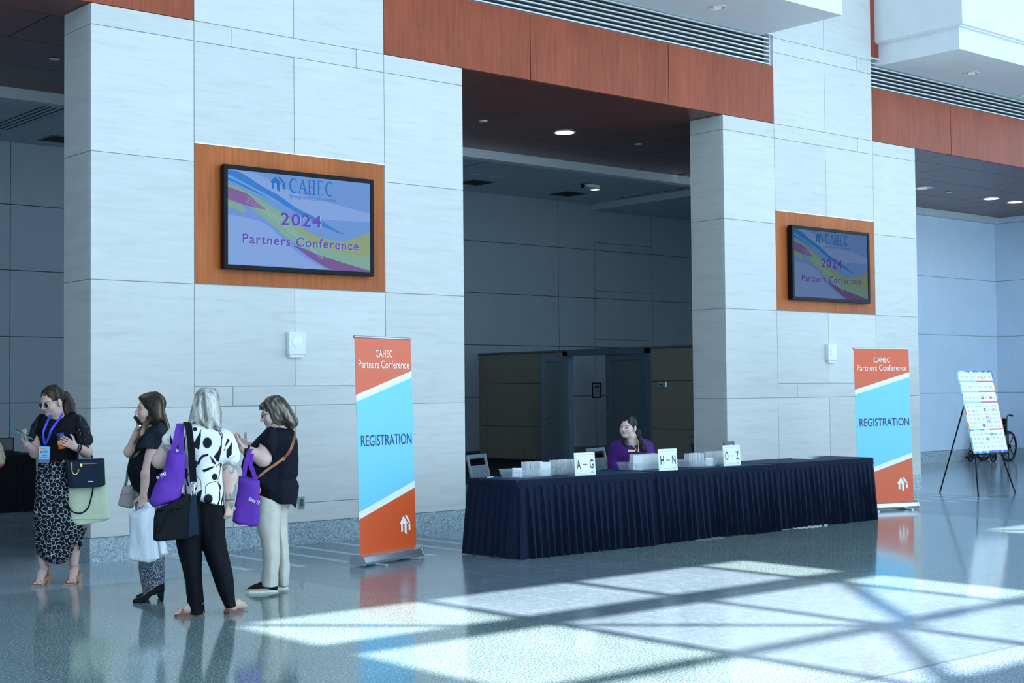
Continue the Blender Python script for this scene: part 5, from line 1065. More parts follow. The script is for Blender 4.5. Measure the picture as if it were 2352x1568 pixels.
for (x0, x1, yy, dy, nm) in ((148, 345, 1400, -.10, 0), (166, 330, 1366, .10, 1)):
    toe, heel = B(x0, yy, dy), B(x1, yy, dy); mb = MB(); d = heel-toe; L = np.linalg.norm(d[:2]); M4 = Matrix.Translation((toe[0], toe[1], 0)) @ Matrix.Rotation(math.atan2(d[1], d[0]), 4, 'Z') @ Matrix.Rotation(math.pi/2, 4, 'X')
    mb.prism([(0, .004), (.01, 0), (.09, 0), (L*.62, .055), (L, .085), (L, .135), (L*.86, .125), (L*.55, .08), (.09, .055), (.03, .036), (.0, .02)], -.032, .032, M4); mb.prism([(L-.028, 0), (L-.006, 0), (L, .10), (L-.05, .09)], -.012, .012, M4); mb.build('pump', 'black_leather', t, bevel=.008)
mb = MB(); mb.ribbon([b2(690, 655, -.075), b2(720, 630, -.085), b2(755, 605, -.06)], .010, .002, (0, .2, 1)); mb.build('lanyard', 'lanyard_blue', t)
t2, b0 = sub_thing('phone', 'black phone held to the mouth of the woman in tweed trousers', 'phone', fr, b2(405, 660, .0)); a, b = b2(355, 590, -.01), b2(455, 735, -.06); d = nrm(b-a); sd_ = nrm((.2, -.95, .25)); n_ = nrm(np.cross(d, sd_)); mb = LMB(b0); a = a-d*.03; b = b+d*.03; vs = [a+sd_*.035*i+n_*.005*j+(b-a)*k for k in (0, 1) for i in (-1, 1) for j in (-1, 1)]; mb.add(vs, [(0, 1, 3, 2), (4, 6, 7, 5), (0, 4, 5, 1), (2, 3, 7, 6), (1, 5, 7, 3), (0, 2, 6, 4)]); mb.build('case', 'black_gloss', t2, bevel=.004); mb = LMB(b0); mb.box(-.008, .008, -.004, .004, -.005, .005, 0, Matrix.Translation(b2(425, 720, -.09))); mb.build('camera_lens', 'chrome', t2)
t2, b0 = sub_thing('shoulder_bag', 'small taupe bag on a slim strap hanging before the tweed trousers', 'bag', fr, B(105, 825, .05)); F = Field(.004); F.poly(xz(B, [(88, 690), (162, 684), (160, 760), (155, 820), (135, 832), (60, 812), (58, 795), (72, 740)], .05), .05, .05, .05, thin=.03); v, f_ = F.mesh(); np_mesh('bag_body', v, f_, 'taupe_leather', t2, b0)
mb = LMB(b0); mb.ribbon([B(100, 690, .04), B(112, 655, .04), B(122, 570, .08), B(160, 470, .12), B(230, 345, .14), B(280, 305, .06)], .02, .004, (1, 0, 0)); mb.build('strap', 'steel_dark', t2); mb = LMB(b0); mb.tube([B(75, 745, -.0), B(130, 740, -.003), B(160, 738, .0)], .003, 6); mb.build('zip', 'taupe_leather', t2); mb = LMB(b0); mb.tube([B(100, 690, .03), B(96, 670, .03), B(103, 655, .03)], .004, 6); mb.build('ring', 'chrome', t2)
for pts, dy, T, lab, nm in (([(122, 870), (150, 838), (165, 852), (185, 835), (215, 825), (240, 798), (262, 815), (285, 830), (292, 900), (300, 1010), (316, 1138), (290, 1160), (200, 1162), (118, 1148), (108, 1132), (125, 1000), (128, 900)], -.17, .085, 'white plastic carrier bag in the hand of the woman in tweed trousers', 'plastic_bag'), ([(285, 1020), (345, 1038), (358, 1108), (312, 1132), (290, 1120)], -.05, .05, 'second pale bag peeking out behind the white carrier bag', 'plastic_bag')):
    base = B(pts[len(pts)//2][0], max(p[1] for p in pts), dy); t2, b0 = sub_thing(nm, lab, 'bag', fr, base, 'carrier bags'); F = Field(.004); F.poly(xz(B, pts, dy), dy, T, .10); F.wob(.011, 34, (1, 1, .18), 21); v, f_ = F.mesh(); np_mesh('film', v, f_, 'film', t2, b0)
    if T > .06:
        mb = LMB(b0); mb.ribbon([B(190, 845, -.2), B(200, 815, -.215), B(215, 800, -.215), B(232, 812, -.2)], .03, .003, (0, 1, 0)); mb.build('handle', 'film', t2, True)
        mb = LMB(b0)
        for x in (135, 198, 262): mb.box(-.009, .009, -.002, .002, -.004, .004, 0, Matrix.Translation(B(x, 1147, -.205)))
        mb.build('green_print', 'teal_case', t2)

# ================================================================== woman seen from behind (patterned blouse)
fr = Frame(5.0, -3.55); B = zoomer(fr, 250, 860, 2.704); c3 = zoomer(fr, 340, 880, 5.227)
t = person('blonde woman seen from behind in a white blouse with bold black shapes', fr); F = Field()
hc = c3(712, 262, 0); q, R = head(F, hc, (.12, 1, -.05), (0, 0, 1), 1., c3(690, 500, .0), .055)
F.chain([c3(690, 480, .0), c3(680, 600, .0)], [.05, .09], .05); F.ell(c3(680, 850, .0), (.12, .08, .20), None, .05); F.chain([c3(670, 1200, .0), B(610, 860, .0)], [.08, .07], .05)
F.chain([B(555, 850, 0), B(510, 1150, .0), B(545, 1470, .02)], [.05, .045, .036], .04); F.chain([B(640, 850, 0), B(690, 1150, .01), B(755, 1440, .03)], [.05, .045, .036], .04)
sl, el = c3(290, 660, .0), c3(145, 930, .02); F.chain([sl, el], [.046, .056], .03); wl = c3(240, 1010, .24); F.chain([el, wl], [.052, .03], .02); hand(F, wl, (.4, .8, .15), (0, 0, -1), (1, 0, 0), (.5, .5, .4))
sr, er, wr = c3(975, 780, .0), c3(985, 1120, .0), c3(982, 1440, -.01); F.chain([sr, er], [.044, .050], .03); F.chain([er, wr], [.049, .030], .02); hand(F, wr, c3(970, 1560, .0)-wr, (-.6, .75, 0), (-.3, .8, 0), (.5, .8, .6), .98, .7)
for hx_, tx, dy in ((575, 420, -.02), (770, 805, .05)):
    a = B(hx_-(34 if tx < 500 else 14), 1470, dy); a[2] = .045
    bb = B(tx+28, 1490, dy+(.02 if tx < 500 else .12)); bb[2] = .03; F.chain([a+np.array([0, 0, .05]), a, (a+bb)/2+np.array([0, 0, .012]), bb], [.034, .036, .034, .026], .02)
    for i in range(5): e = bb+(np.array([-.02, -.028+.0125*i, -.006]) if tx < 500 else np.array([-.02+.012*i, .02, -.006])); F.seg(e, e+(np.array([-.02, 0, -.004]) if tx < 500 else np.array([0, .02, -.004])), .0085, .0075, .004)
v, f_ = F.mesh(); col = skin_col(v, (.64, .43, .36))
P2 = np.stack([v[:, 0], v[:, 2]], 1); ink = np.zeros(len(v))
def cc(*pts): return [np.array((lambda p: (p[0], p[2]))(c3(*p))) for p in pts]
def strokes(paths, w):
    global ink
    for pa in paths:
        pa = cc(*pa)
        for a, b in zip(pa, pa[1:]): ink = np.maximum(ink, np.clip((w-seg2(P2, a, b))/.003+.5, 0, 1))
strokes([[(900, 985), (950, 960), (1000, 975), (1030, 1010), (1025, 1060), (1000, 1080), (985, 1060)], [(960, 965), (985, 925), (1030, 905), (1050, 930), (1035, 950)], [(1000, 975), (1050, 990), (1060, 1030)], [(905, 1040), (940, 1000)]], .0065)
strokes([[(1055, 1215), (1040, 1290), (1000, 1380), (985, 1450)], [(985, 1330), (1000, 1400), (1010, 1470)], [(1055, 1330), (1020, 1420), (1000, 1500)], [(975, 1400), (1020, 1440)]], .009)
strokes([[(180, 760), (220, 750)], [(195, 780), (230, 790)], [(215, 700), (255, 735), (280, 745)], [(190, 745), (215, 810)]], .0085)
arm = (np.abs(v[:, 0]-c3(985, 1100)[0]) < .14) | (v[:, 0] < c3(330, 0)[0]); w_ = (ink*arm*.8)[:, None]; col = col*(1-w_)+np.array((.10, .20, .24))*w_; np_mesh('body', v, f_, 'skin', t, col=col)
F = Field(.003); F.poly(xz(c3, [(500, 480), (560, 462), (640, 470), (780, 515), (880, 560), (1000, 640), (1052, 730), (1082, 835), (1062, 872), (1000, 910), (920, 945), (892, 1000), (900, 1200), (908, 1462), (760, 1445), (620, 1415), (500, 1380), (420, 1330), (428, 1100), (420, 900), (380, 800), (290, 745), (200, 662), (270, 580), (350, 500), (440, 480)], .0), .0, .155, .15); F.seg(c3(360, 620, 0), c3(268, 690, 0), .070, .052, .03); F.seg(c3(900, 680, 0), c3(995, 880, 0), .075, .062, .03); F.wob(.006, 24, (1, 1, .7), 31)
v, f_ = F.mesh(); P2 = np.stack([v[:, 0], v[:, 2]], 1); ink = np.zeros(len(v)); back = v[:, 1] < .06
PX = np.stack([v[:, 0], v[:, 2]], 1)
for (x, y_, rx, ry) in ((712, 705, 54, 66), (800, 1110, 36, 40), (722, 1370, 54, 60), (455, 1050, 22, 40), (568, 545, 28, 24)):
    c_ = cc((x, y_))[0]; sc = abs(cc((x+100, y_))[0][0]-c_[0])/100; e = ((PX[:, 0]-c_[0])/(rx*sc))**2+((PX[:, 1]-c_[1])/(ry*sc))**2; ink = np.maximum(ink, np.clip((1-e)*4+.5, 0, 1))
for pl in ([(555, 700), (600, 620), (642, 540), (630, 700), (614, 788), (550, 755)], [(788, 866), (840, 800), (870, 730), (888, 745), (868, 850), (850, 930), (822, 922)], [(648, 1025), (740, 995), (800, 980), (775, 1010), (672, 1058)], [(740, 850), (775, 890), (815, 950), (800, 966), (765, 935)], [(862, 950), (890, 960), (880, 1000), (862, 1010)], [(560, 1320), (655, 1248), (640, 1330), (618, 1412), (585, 1400)], [(838, 1150), (880, 1235), (872, 1275), (850, 1210)], [(918, 745), (950, 655), (982, 680), (930, 748)], [(938, 800), (985, 730), (1010, 695), (1000, 850), (945, 895), (938, 850)], [(468, 520), (440, 820), (415, 812), (425, 690), (455, 600)], [(262, 598), (305, 690), (290, 752), (268, 720)], [(440, 1100), (500, 1065), (470, 1120), (497, 1220), (480, 1225), (455, 1140)], [(525, 1300), (600, 1205), (585, 1250), (540, 1320)], [(895, 1320), (908, 1300), (905, 1440), (890, 1400)], [(905, 790), (930, 760), (925, 790), (912, 805)], [(452, 1150), (468, 1320), (450, 1330)], [(320, 600), (365, 640), (345, 680), (318, 640)], [(345, 770), (372, 700), (372, 810), (352, 812)]): ink = np.maximum(ink, inpoly(PX, cc(*pl))*1.)
for pa, w in (([(605, 950), (625, 900), (660, 860), (712, 848)], .0085), ([(795, 545), (850, 575), (882, 640), (880, 740)], .0035), ([(860, 560), (892, 610), (890, 650)], .003), ([(580, 1090), (635, 1150), (640, 1250)], .002), ([(688, 1310), (690, 1220), (740, 1178), (800, 1165), (835, 1175), (862, 1260), (850, 1440)], .0025), ([(835, 1440), (858, 1390), (858, 1300)], .005), ([(820, 985), (862, 950)], .003), ([(868, 1010), (855, 1100), (832, 1155)], .0025), ([(905, 1320), (885, 1400), (880, 1450)], .004), ([(955, 880), (1000, 830)], .004), ([(470, 885), (495, 885)], .002)):
    pa = cc(*pa)
    for a, b in zip(pa, pa[1:]): ink = np.maximum(ink, np.clip((w-seg2(PX, a, b))/.002+.5, 0, 1))
w_ = np.where(back, ink, 0)[:, None]; np_mesh('patterned_blouse', v, f_, 'printed', t, col=np.array((.82, .83, .85))*(1-w_)+np.array((.012, .013, .025))*w_)
F = Field(); F.poly(xz(B, [(430, 740), (600, 735), (590, 950), (575, 1060), (575, 1200), (597, 1480), (540, 1488), (490, 1482), (482, 1300), (440, 1150), (418, 1010), (425, 880)], .01), .01, .105, .085, .02, top=0); F.poly(xz(B, [(520, 740), (640, 740), (712, 745), (716, 800), (720, 1000), (745, 1130), (776, 1280), (792, 1436), (760, 1448), (718, 1446), (690, 1380), (640, 1250), (605, 1120), (570, 1040), (540, 950)], .01), .02, .105, .085, .02, top=0); F.wob(.006, 26, (1, 1, .4), 33); v, f_ = F.mesh(); np_mesh('trousers', v, f_, 'ladies_black', t)
F = Field(.0035); F.ell(q(-.02, .04, 0), (.085, .102, .090), R, .01); F.ell(q(-.02, -.03, -.05), (.04, .06, .10), R, .02); F.ell(q(-.02, -.03, .05), (.04, .06, .10), R, .02); F.poly(xz(c3, [(555, 200), (600, 120), (670, 78), (745, 78), (805, 125), (850, 210), (876, 320), (882, 450), (888, 552), (850, 545), (795, 512), (770, 530), (806, 640), (785, 655), (730, 575), (700, 610), (672, 560), (640, 510), (605, 565), (590, 510), (555, 470), (520, 495), (478, 478), (500, 400), (520, 300), (535, 245)], -.05), -.06, .085, .09, .012, soft=True); F.wob(.0032, 120, (1, 1, .2), 34); v, f_ = F.mesh(); np_mesh('hair', v, f_, 'hair', t, col=paint_streaks(v, (.20, .185, .165), (.43, .41, .37), (.68, .66, .62), 85, 7, (.1, 0, -1), 1.25))
mb = MB(); c = wr*.93+er*.07; mb.tube([c+np.array([.031*math.cos(a), .031*math.sin(a), .0]) for a in np.linspace(0, 6.283, 18, endpoint=False)], .005, 6, closed=True); mb.build('tan_bracelet', 'jute', t, True); mb = MB(); mb.tube([c+np.array([.032*math.cos(a), .032*math.sin(a), .012]) for a in np.linspace(0, 6.283, 18, endpoint=False)], .004, 6, closed=True); mb.build('red_bracelet', 'bag_red', t, True)
for hx_, tx, dy0, dy1 in ((590, 408, -.02, .0), (752, 800, .03, .16)):
    h_, to = B(hx_, 1510, dy0), B(tx, 1505, dy1); d = h_-to; d[2] = 0; L = max(np.linalg.norm(d), .2); M4 = Matrix.Translation((to[0], to[1], 0)) @ Matrix.Rotation(math.atan2(d[1], d[0]), 4, 'Z'); mb = MB()
    mb.prism([(0, -.02), (.03, -.038), (L*.5, -.036), (L*.8, -.032), (L, -.02), (L, .02), (L*.8, .032), (L*.5, .036), (.03, .038), (0, .02)], .0, .018, M4); mb.prism([(L*.72, -.03), (L, -.022), (L, .022), (L*.72, .03)], 0, .03, M4)
    mb.ribbon([tuple(M4 @ Vector((.06, .038*math.cos(b), .016+.045*math.sin(b)))) for b in np.linspace(0, math.pi, 10)], .018, .004, tuple((M4.to_3x3() @ Vector((1, 0, 0)))[:])); mb.ribbon([tuple(M4 @ Vector((L-.05+.05*math.sin(b), .04*math.cos(b), .085))) for b in np.linspace(0, 3.14, 10)], .012, .004, (0, 0, 1)); mb.build('sandal', 'brown_sole', t)
t2, b0 = sub_thing('tote_bag', 'purple tote bag on the shoulder of the woman in the patterned blouse', 'bag', fr, c3(190, 1450, -.12), 'purple tote bags'); F = Field(.004); F.poly(xz(c3, [(252, 815), (370, 818), (476, 832), (440, 1080), (398, 1360), (385, 1390), (290, 1420), (200, 1452), (70, 1492), (12, 1410), (130, 1120)], -.15), -.15, .065, .10, thin=.012); F.wob(.007, 26, (1, 1, .7), 41); v, f_ = F.mesh(); np_mesh('bag_body', v, f_, 'purple_bag', t2, b0)
mb = LMB(b0); mb.ribbon([c3(302, 825, -.19), c3(335, 660, -.20), c3(372, 500, -.10), c3(390, 482, -.02)], .036, .003, (1, 0, 0)); mb.build('strap', 'purple_bag', t2, True); mb = LMB(b0); mb.ribbon([c3(398, 832, -.17), c3(400, 660, -.175), c3(398, 500, -.10), c3(392, 482, -.02)], .036, .003, (1, 0, 0)); mb.build('strap', 'purple_bag', t2, True)
def bag_text(fr, txt, p, q_, h, t2, b0, lift=.0):
    vs, fs = text_mesh(txt, np.linalg.norm(q_-p), h, .01); ex = nrm(q_-p); ez = nrm(np.array([0, 0, 1])-ex*ex[2]); mb = LMB(b0); c = (p+q_)/2; mb.add([c+ex*a[0]+ez*a[1] for a in vs], fs); return mb.build('print', 'cream_ink', t2)
bag_text(fr, 'ce 1947', c3(100, 1130, -.215), c3(218, 1082, -.219), .026, t2, b0)
t2, b0 = sub_thing('briefcase', 'black leather briefcase hanging from the shoulder strap of the woman in the patterned blouse', 'bag', fr, B(410, 1025, -.14)); F = Field(.004); F.poly(xz(B, [(300, 835), (400, 790), (490, 742), (546, 745), (552, 870), (560, 992), (500, 1014), (400, 1022), (300, 1032), (276, 1020), (280, 890), (288, 850)], -.14), -.14, .075, .05, thin=.05); v, f_ = F.mesh(); np_mesh('bag_body', v, f_, 'black_leather', t2, b0)
F = Field(.004); F.poly(xz(B, [(295, 838), (400, 785), (492, 740), (505, 745), (470, 830), (420, 838), (290, 842)], -.2), -.205, .02, .03, thin=.008); v, f_ = F.mesh(); np_mesh('flap', v, f_, 'black_leather', t2, b0); mb = LMB(b0); mb.add([B(510, 752, -.222), B(546, 750, -.218), B(559, 988, -.218), B(492, 1010, -.222), B(500, 880, -.223)], [(0, 1, 2, 3, 4)]); mb.build('side_gusset', 'navy_leather', t2)
mb = LMB(b0); mb.tube([B(*p, -.225) for p in ((290, 905), (300, 960), (325, 965), (350, 900), (385, 835), (410, 830), (408, 875))], .007, 6); mb.build('handle', 'black_leather', t2, True); mb = LMB(b0); mb.ribbon([c3(458, 466, .02), c3(466, 472, -.07), c3(478, 492, -.14), c3(490, 540, -.172), c3(510, 700, -.182), c3(530, 950, -.178), c3(545, 1190, -.182)], .056*.82, .004, (1, 0, 0)); mb.build('shoulder_strap', 'ladies_black', t2); mb = LMB(b0); mb.ribbon([c3(536, 930, -.184), c3(540, 1010, -.184)], .058, .006, (1, 0, 0)); mb.build('strap_pad', 'ladies_black', t2)
mb = LMB(b0); mb.tube([c3(545, 1200, -.19)+np.array([.016*math.cos(a), 0, .010*math.sin(a)]) for a in np.linspace(0, 6.28, 14, endpoint=False)], .003, 6, closed=True); mb.tube([c3(553, 1215, -.19), c3(553, 1310, -.2)], .005, 6); mb.tube([c3(550, 1335, -.205)+np.array([.018*math.cos(a), 0, .012*math.sin(a)]) for a in np.linspace(0, 6.28, 14, endpoint=False)], .003, 6, closed=True); mb.build('clasp', 'chrome', t2, True)
t2, b0 = sub_thing('jacket', 'black garment draped over the forearm of the woman in the patterned blouse', 'jacket', fr, c3(30, 1380, .1)); F = Field(.0045); F.poly(xz(c3, [(95, 870), (60, 920), (35, 1010), (15, 1200), (5, 1380), (60, 1390), (150, 1300), (240, 1100), (260, 1000), (160, 1030)], .1), .1, .06, .06); F.wob(.008, 30, (1, 1, .3), 44); v, f_ = F.mesh(); np_mesh('fabric', v, f_, 'ladies_black', t2, b0)

# ================================================================== woman with glasses (black tee, light trousers)
fr = Frame(5.95, -2.80); B = zoomer(fr, 250, 860, 2.704); d4 = zoomer(fr, 530, 890, 8.253)
t = person('woman with bobbed hair and glasses, black tee and light trousers, looking at her phone', fr); F = Field()
hc = fr.P(628.5, 947.5, 0); q, R = head(F, hc, (-1, -.10, -.30), (0, 0, 1), 1., B(1062, 330, .02), .058, 1.1)
F.chain([B(1062, 330, .02), B(1050, 430, .02)], [.055, .08], .05); F.ell(B(1030, 570, .02), (.12, .10, .20), None, .05); F.chain([B(1020, 780, .02), B(1010, 850, .02)], [.09, .08], .05); F.chain([B(990, 850, -.04), B(1000, 1100, -.04), B(995, 1310, -.04)], [.05, .045, .036], .03); F.chain([B(1075, 850, .09), B(1083, 1100, .09), B(1083, 1300, .09)], [.045, .04, .034], .03)
sh, el, wr = B(985, 400, -.13), B(958, 520, -.17), B(838, 462, -.20); F.chain([sh, el], [.046, .060], .04); F.chain([el, wr], [.060, .035], .03); hand(F, wr, B(800, 420, -.2)-wr, (.25, .5, .85), (.3, .9, .2), (.4, .5, .3), .95, .5)
w2 = B(850, 440, .05); F.chain([B(940, 470, .16), w2], [.05, .033], .02); hand(F, w2, B(805, 405, -.02)-w2, (.0, -.9, .5), (.1, -.3, 1), (.15, .2, .15), .95, .3)
v, f_ = F.mesh(); col = skin_col(v, (.66, .45, .40)); paint_head(col, v, q, R, hc, 1., (.16, .12, .10), (.50, .22, .22), ((.05, .04, .03), 0), (.68, .32, .30)); np_mesh('body', v, f_, 'skin', t, col=col)
F = Field(); F.poly(xz(B, [(965, 350), (990, 326), (1060, 318), (1130, 330), (1152, 350), (1174, 410), (1182, 520), (1174, 620), (1160, 645), (1177, 690), (1172, 760), (1164, 830), (1125, 800), (1050, 803), (990, 790), (942, 765), (925, 720), (880, 690), (838, 640), (828, 570), (850, 480), (868, 452), (900, 415)], .03), .03, .17, .15); F.wob(.007, 24, (1, 1, .6), 51); v, f_ = F.mesh(); np_mesh('tee_shirt', v, f_, 'tee_black', t)
F = Field(); F.poly(xz(d4, [(690, 765), (760, 740), (860, 760), (900, 900), (905, 1080), (870, 1230), (828, 1325), (780, 1300), (680, 1195), (552, 1060), (515, 1010), (590, 900)], -.14), -.13, .11, .07); F.wob(.005, 34, (1, 1, .5), 52); v, f_ = F.mesh(); np_mesh('sleeve', v, f_, 'tee_black', t)
F = Field(); F.poly(xz(B, [(925, 745), (1040, 770), (1072, 805), (1064, 950), (1060, 1020), (1066, 1100), (1058, 1200), (1050, 1312), (985, 1316), (945, 1312), (950, 1250), (956, 1150), (944, 1030), (915, 950), (905, 880)], -.04), -.04, .10, .085, .01, top=0); F.poly(xz(B, [(1000, 780), (1125, 795), (1112, 880), (1104, 940), (1118, 1080), (1126, 1180), (1116, 1305), (1052, 1308), (1045, 1100), (1030, 950)], .10), .09, .09, .08, .01, top=0); F.wob(.004, 22, (.6, 1, .8), 53); v, f_ = F.mesh(); np_mesh('trousers', v, f_, 'khaki', t)
F = Field(.0035); F.ell(q(-.02, .04, 0), (.084, .102, .090), R, .01); F.ell(q(-.025, -.02, -.06), (.045, .058, .09), R, .02); F.ell(q(-.025, -.02, .06), (.045, .058, .09), R, .02); F.poly(xz(d4, [(522, 392), (545, 325), (640, 240), (750, 183), (850, 153), (960, 178), (1060, 258), (1130, 350), (1200, 480), (1262, 580), (1292, 655), (1262, 725), (1212, 782), (1150, 792), (1080, 770), (1000, 742), (900, 745), (830, 735), (760, 742), (712, 752), (725, 640), (690, 520), (665, 420), (625, 360), (580, 385), (572, 445), (552, 470), (532, 425)], .0), .0, .105, .10, .012, soft=True)
F.ell(q(.10, -.04, 0), (.125, .062, .095), R, .006, True); F.wob(.004, 110, (1, 1, .35), 54); v, f_ = F.mesh(); np_mesh('hair', v, f_, 'hair', t, col=paint_streaks(v, (.04, .032, .027), (.13, .105, .08), (.36, .315, .245), 75, 9, (.55, 0, -1), 1.5))
g = MB()
for d in (-1, 1):
    c = q(.096, -.004, d*.032); ring = [c+R[0]*.021*math.cos(a)+R[2]*.015*math.sin(a) for a in np.linspace(0, 6.283, 16, endpoint=False)]; g.tube(ring, .0018, 6, closed=True); g.tube([q(.094, .004, d*.054), q(.02, .01, d*.078)], .0018, 6)
g.tube([q(.098, 0, -.011), q(.101, .002, 0), q(.098, 0, .011)], .0016, 6); g.build('glasses', 'black_gloss', t, True)
for x0, x1, yy, dy in ((848, 1053, 1358, -.05), (905, 1115, 1332, .10)):
    to, he = B(x0, yy, dy), B(x1, yy, dy); d = he-to; L = np.linalg.norm(d[:2]); M4 = Matrix.Translation((to[0], to[1], 0)) @ Matrix.Rotation(math.atan2(d[1], d[0]), 4, 'Z'); out = [(0, -.015), (.03, -.042), (.12, -.046), (L*.7, -.036), (L, -.022), (L, .022), (L*.7, .036), (.12, .046), (.03, .042), (0, .015)]
    sh_ = bpy.data.objects.new('slip_on_shoe', None); COL.objects.link(sh_); sh_.parent = t
    MB().prism(out, 0, .015, M4).build('sole', 'rubber_white', sh_); MB().prism([(a*1.0, b*.99) for a, b in out], .015, .030, M4).build('jute_band', 'jute', sh_)
    Fs = Field(.004); yy2 = yy-1358; x2 = x0-848; Fs.poly(xz(B, [(852+x2, 1346+yy2), (868+x2, 1322+yy2), (900+x2, 1304+yy2), (950+x2, 1288+yy2), (1046+x2, 1296+yy2), (1052+x2, 1340+yy2)], dy), dy, .044, .06, soft=True, thin=.014); vs_, fs_ = Fs.mesh(); np_mesh('upper', vs_, fs_, 'tee_black', sh_)
mb = MB(); c = wr*.85+el*.15; ax = nrm(el-wr); o1 = nrm(np.cross(ax, (0, 1, 0))); o2 = np.cross(ax, o1); mb.tube([c+(o1*math.cos(a)+o2*math.sin(a))*.039 for a in np.linspace(0, 6.283, 18, endpoint=False)], .009, 6, closed=True); mb.box(-.016, .016, -.006, .006, -.018, .018, 0, Matrix.Translation(c-np.array([0, .04, 0]))); mb.build('wrist_watch', 'black_gloss', t, True)
t2, b0 = sub_thing('phone', 'phone held up by the woman with the bob and glasses', 'phone', fr, B(778, 400, -.1)); a, b = B(755, 372, -.10), B(802, 422, -.12); d = nrm(b-a); sd_ = nrm((.1, -.97, .05)); n_ = nrm(np.cross(d, sd_)); mb = LMB(b0); a = a-d*.02; b = b+d*.06; vs = [a+sd_*.035*i+n_*.0045*j+(b-a)*k for k in (0, 1) for i in (-1, 1) for j in (-1, 1)]; mb.add(vs, [(0, 1, 3, 2), (4, 6, 7, 5), (0, 4, 5, 1), (2, 3, 7, 6), (1, 5, 7, 3), (0, 2, 6, 4)]); mb.build('case', 'taupe_leather', t2, bevel=.003)
up = n_ if n_[2] > 0 else -n_; mb = LMB(b0); mb.add([a+d*.004+(sd_*.031*i)+up*.0052+(b-a)*.95*k for k in (0, 1) for i in (-1, 1)], [(0, 1, 3, 2)]); mb.build('display', 'black_gloss', t2)
t2, b0 = sub_thing('tote_bag', 'purple tote bag on the forearm of the woman with the bob and glasses', 'bag', fr, B(860, 940, -.24), 'purple tote bags'); F = Field(.004); F.poly(xz(B, [(806, 625), (870, 640), (941, 655), (938, 800), (922, 928), (880, 946), (800, 930), (774, 905), (780, 800)], -.24), -.24, .065, .09, thin=.012); F.wob(.007, 26, (1, 1, .7), 61); v, f_ = F.mesh(); np_mesh('bag_body', v, f_, 'purple_bag', t2, b0)
for pts in ([(838, 635), (850, 560), (872, 480), (885, 462), (893, 470)], [(912, 650), (895, 600), (880, 550), (890, 480), (893, 470)]):
    dys = [-.27, -.275, -.262, -.22, -.16]; mb = LMB(b0); mb.ribbon([B(*p, dd) for p, dd in zip(pts, dys)], .034, .003, (1, 0, 0)); mb.build('strap', 'purple_bag', t2, True)
bag_text(fr, 'Since 19', B(872, 770, -.314), B(936, 797, -.314), .030, t2, b0)
t2, b0 = sub_thing('crossbody_bag', 'brown leather crossbody strap with buckle over the black tee', 'bag', fr, B(925, 760, -.16)); mb = LMB(b0); mb.ribbon([d4(1190, 830, .02), d4(1215, 880, -.10), d4(1195, 1000, -.152), d4(1130, 1180, -.165), d4(1010, 1330, -.168), d4(850, 1450, -.168), d4(690, 1560, -.165), B(925, 640, -.17), B(880, 700, -.155)], .020, .004, (.7, 0, .7)); mb.build('strap', 'tan_leather', t2, True); mb = LMB(b0); c = d4(1000, 1345, -.176); mb.tube([c+np.array([.012*math.cos(a), -.002, .012*math.sin(a)]) for a in np.linspace(.4, 6.68, 12, endpoint=False)], .0025, 6, closed=True); mb.build('buckle', 'gold', t2, True); mb = LMB(b0); mb.ribbon([d4(1140, 1200, -.171), d4(1065, 1270, -.173), d4(1020, 1320, -.174)], .026, .004, (.7, 0, .7)); mb.build('strap_keeper', 'bag_red', t2, True); F = Field(.005); F.ell(B(890, 720, -.16), (.07, .035, .05), None, .01); v, f_ = F.mesh(); np_mesh('pouch', v, f_, 'tan_leather', t2, b0)

# ================================================================== seated woman in purple
fr = Frame(11.02, -1.52); e5 = zoomer(fr, 1380, 940, 10.456)
t = person('seated woman in a purple sweater with two dark braids behind the registration tables', fr); F = Field(.003)
hc = e5(655, 428, -.02); q, R = head(F, hc, (-.52, -.85, .03), (.03, 0, 1), .99, e5(745, 760, .02), .056, 1.12)
F.chain([e5(745, 740, .02), e5(740, 850, .02)], [.062, .10], .05); F.ell(e5(745, 1050, .04), (.14, .08, .17), None, .05); F.ell(e5(745, 1500, .05), (.15, .11, .18), None, .05)
F.chain([e5(380, 900, .04), e5(335, 1330, .0), e5(440, 1520, -.22)], [.045, .045, .035], .03); hand(F, e5(420, 1520, -.22), (.9, -.35, 0), (0, 0, -1), (0, 1, 0), (.2, .3, .2)); F.chain([e5(1110, 900, .04), e5(1200, 1330, .0), e5(1070, 1520, -.22)], [.045, .045, .035], .03); hand(F, e5(1080, 1520, -.22), (-.9, -.35, 0), (0, 0, -1), (0, 1, 0), (.2, .3, .2))
for s_ in (-1, 1): F.chain([(s_*.1, .05, .52), (s_*.12, -.36, .53), (s_*.12, -.40, .12), (s_*.12, -.42, .06)], [.09, .07, .045, .04], .03); F.seg((s_*.12, -.42, .05), (s_*.13, -.56, .035), .04, .03, .02)
v, f_ = F.mesh(); col = skin_col(v, (.70, .50, .45)); paint_head(col, v, q, R, hc, .99, (.03, .022, .022), (.52, .25, .26), ((.03, .03, .035), -.004), (.68, .36, .34)); np_mesh('body', v, f_, 'skin', t, col=col)
F = Field(); F.poly(xz(e5, [(560, 680), (480, 705), (380, 750), (300, 815), (235, 930), (195, 1080), (190, 1300), (210, 1420), (340, 1560), (700, 1650), (1150, 1560), (1300, 1400), (1310, 1150), (1285, 1030), (1240, 920), (1165, 800), (1060, 710), (960, 676), (900, 720), (860, 800), (780, 852), (690, 800), (640, 740)], .03), .03, .16, .15); F.ell(e5(620, 1060, -.09), (.09, .07, .08), None, .05); F.ell(e5(930, 1060, -.09), (.09, .07, .08), None, .05)
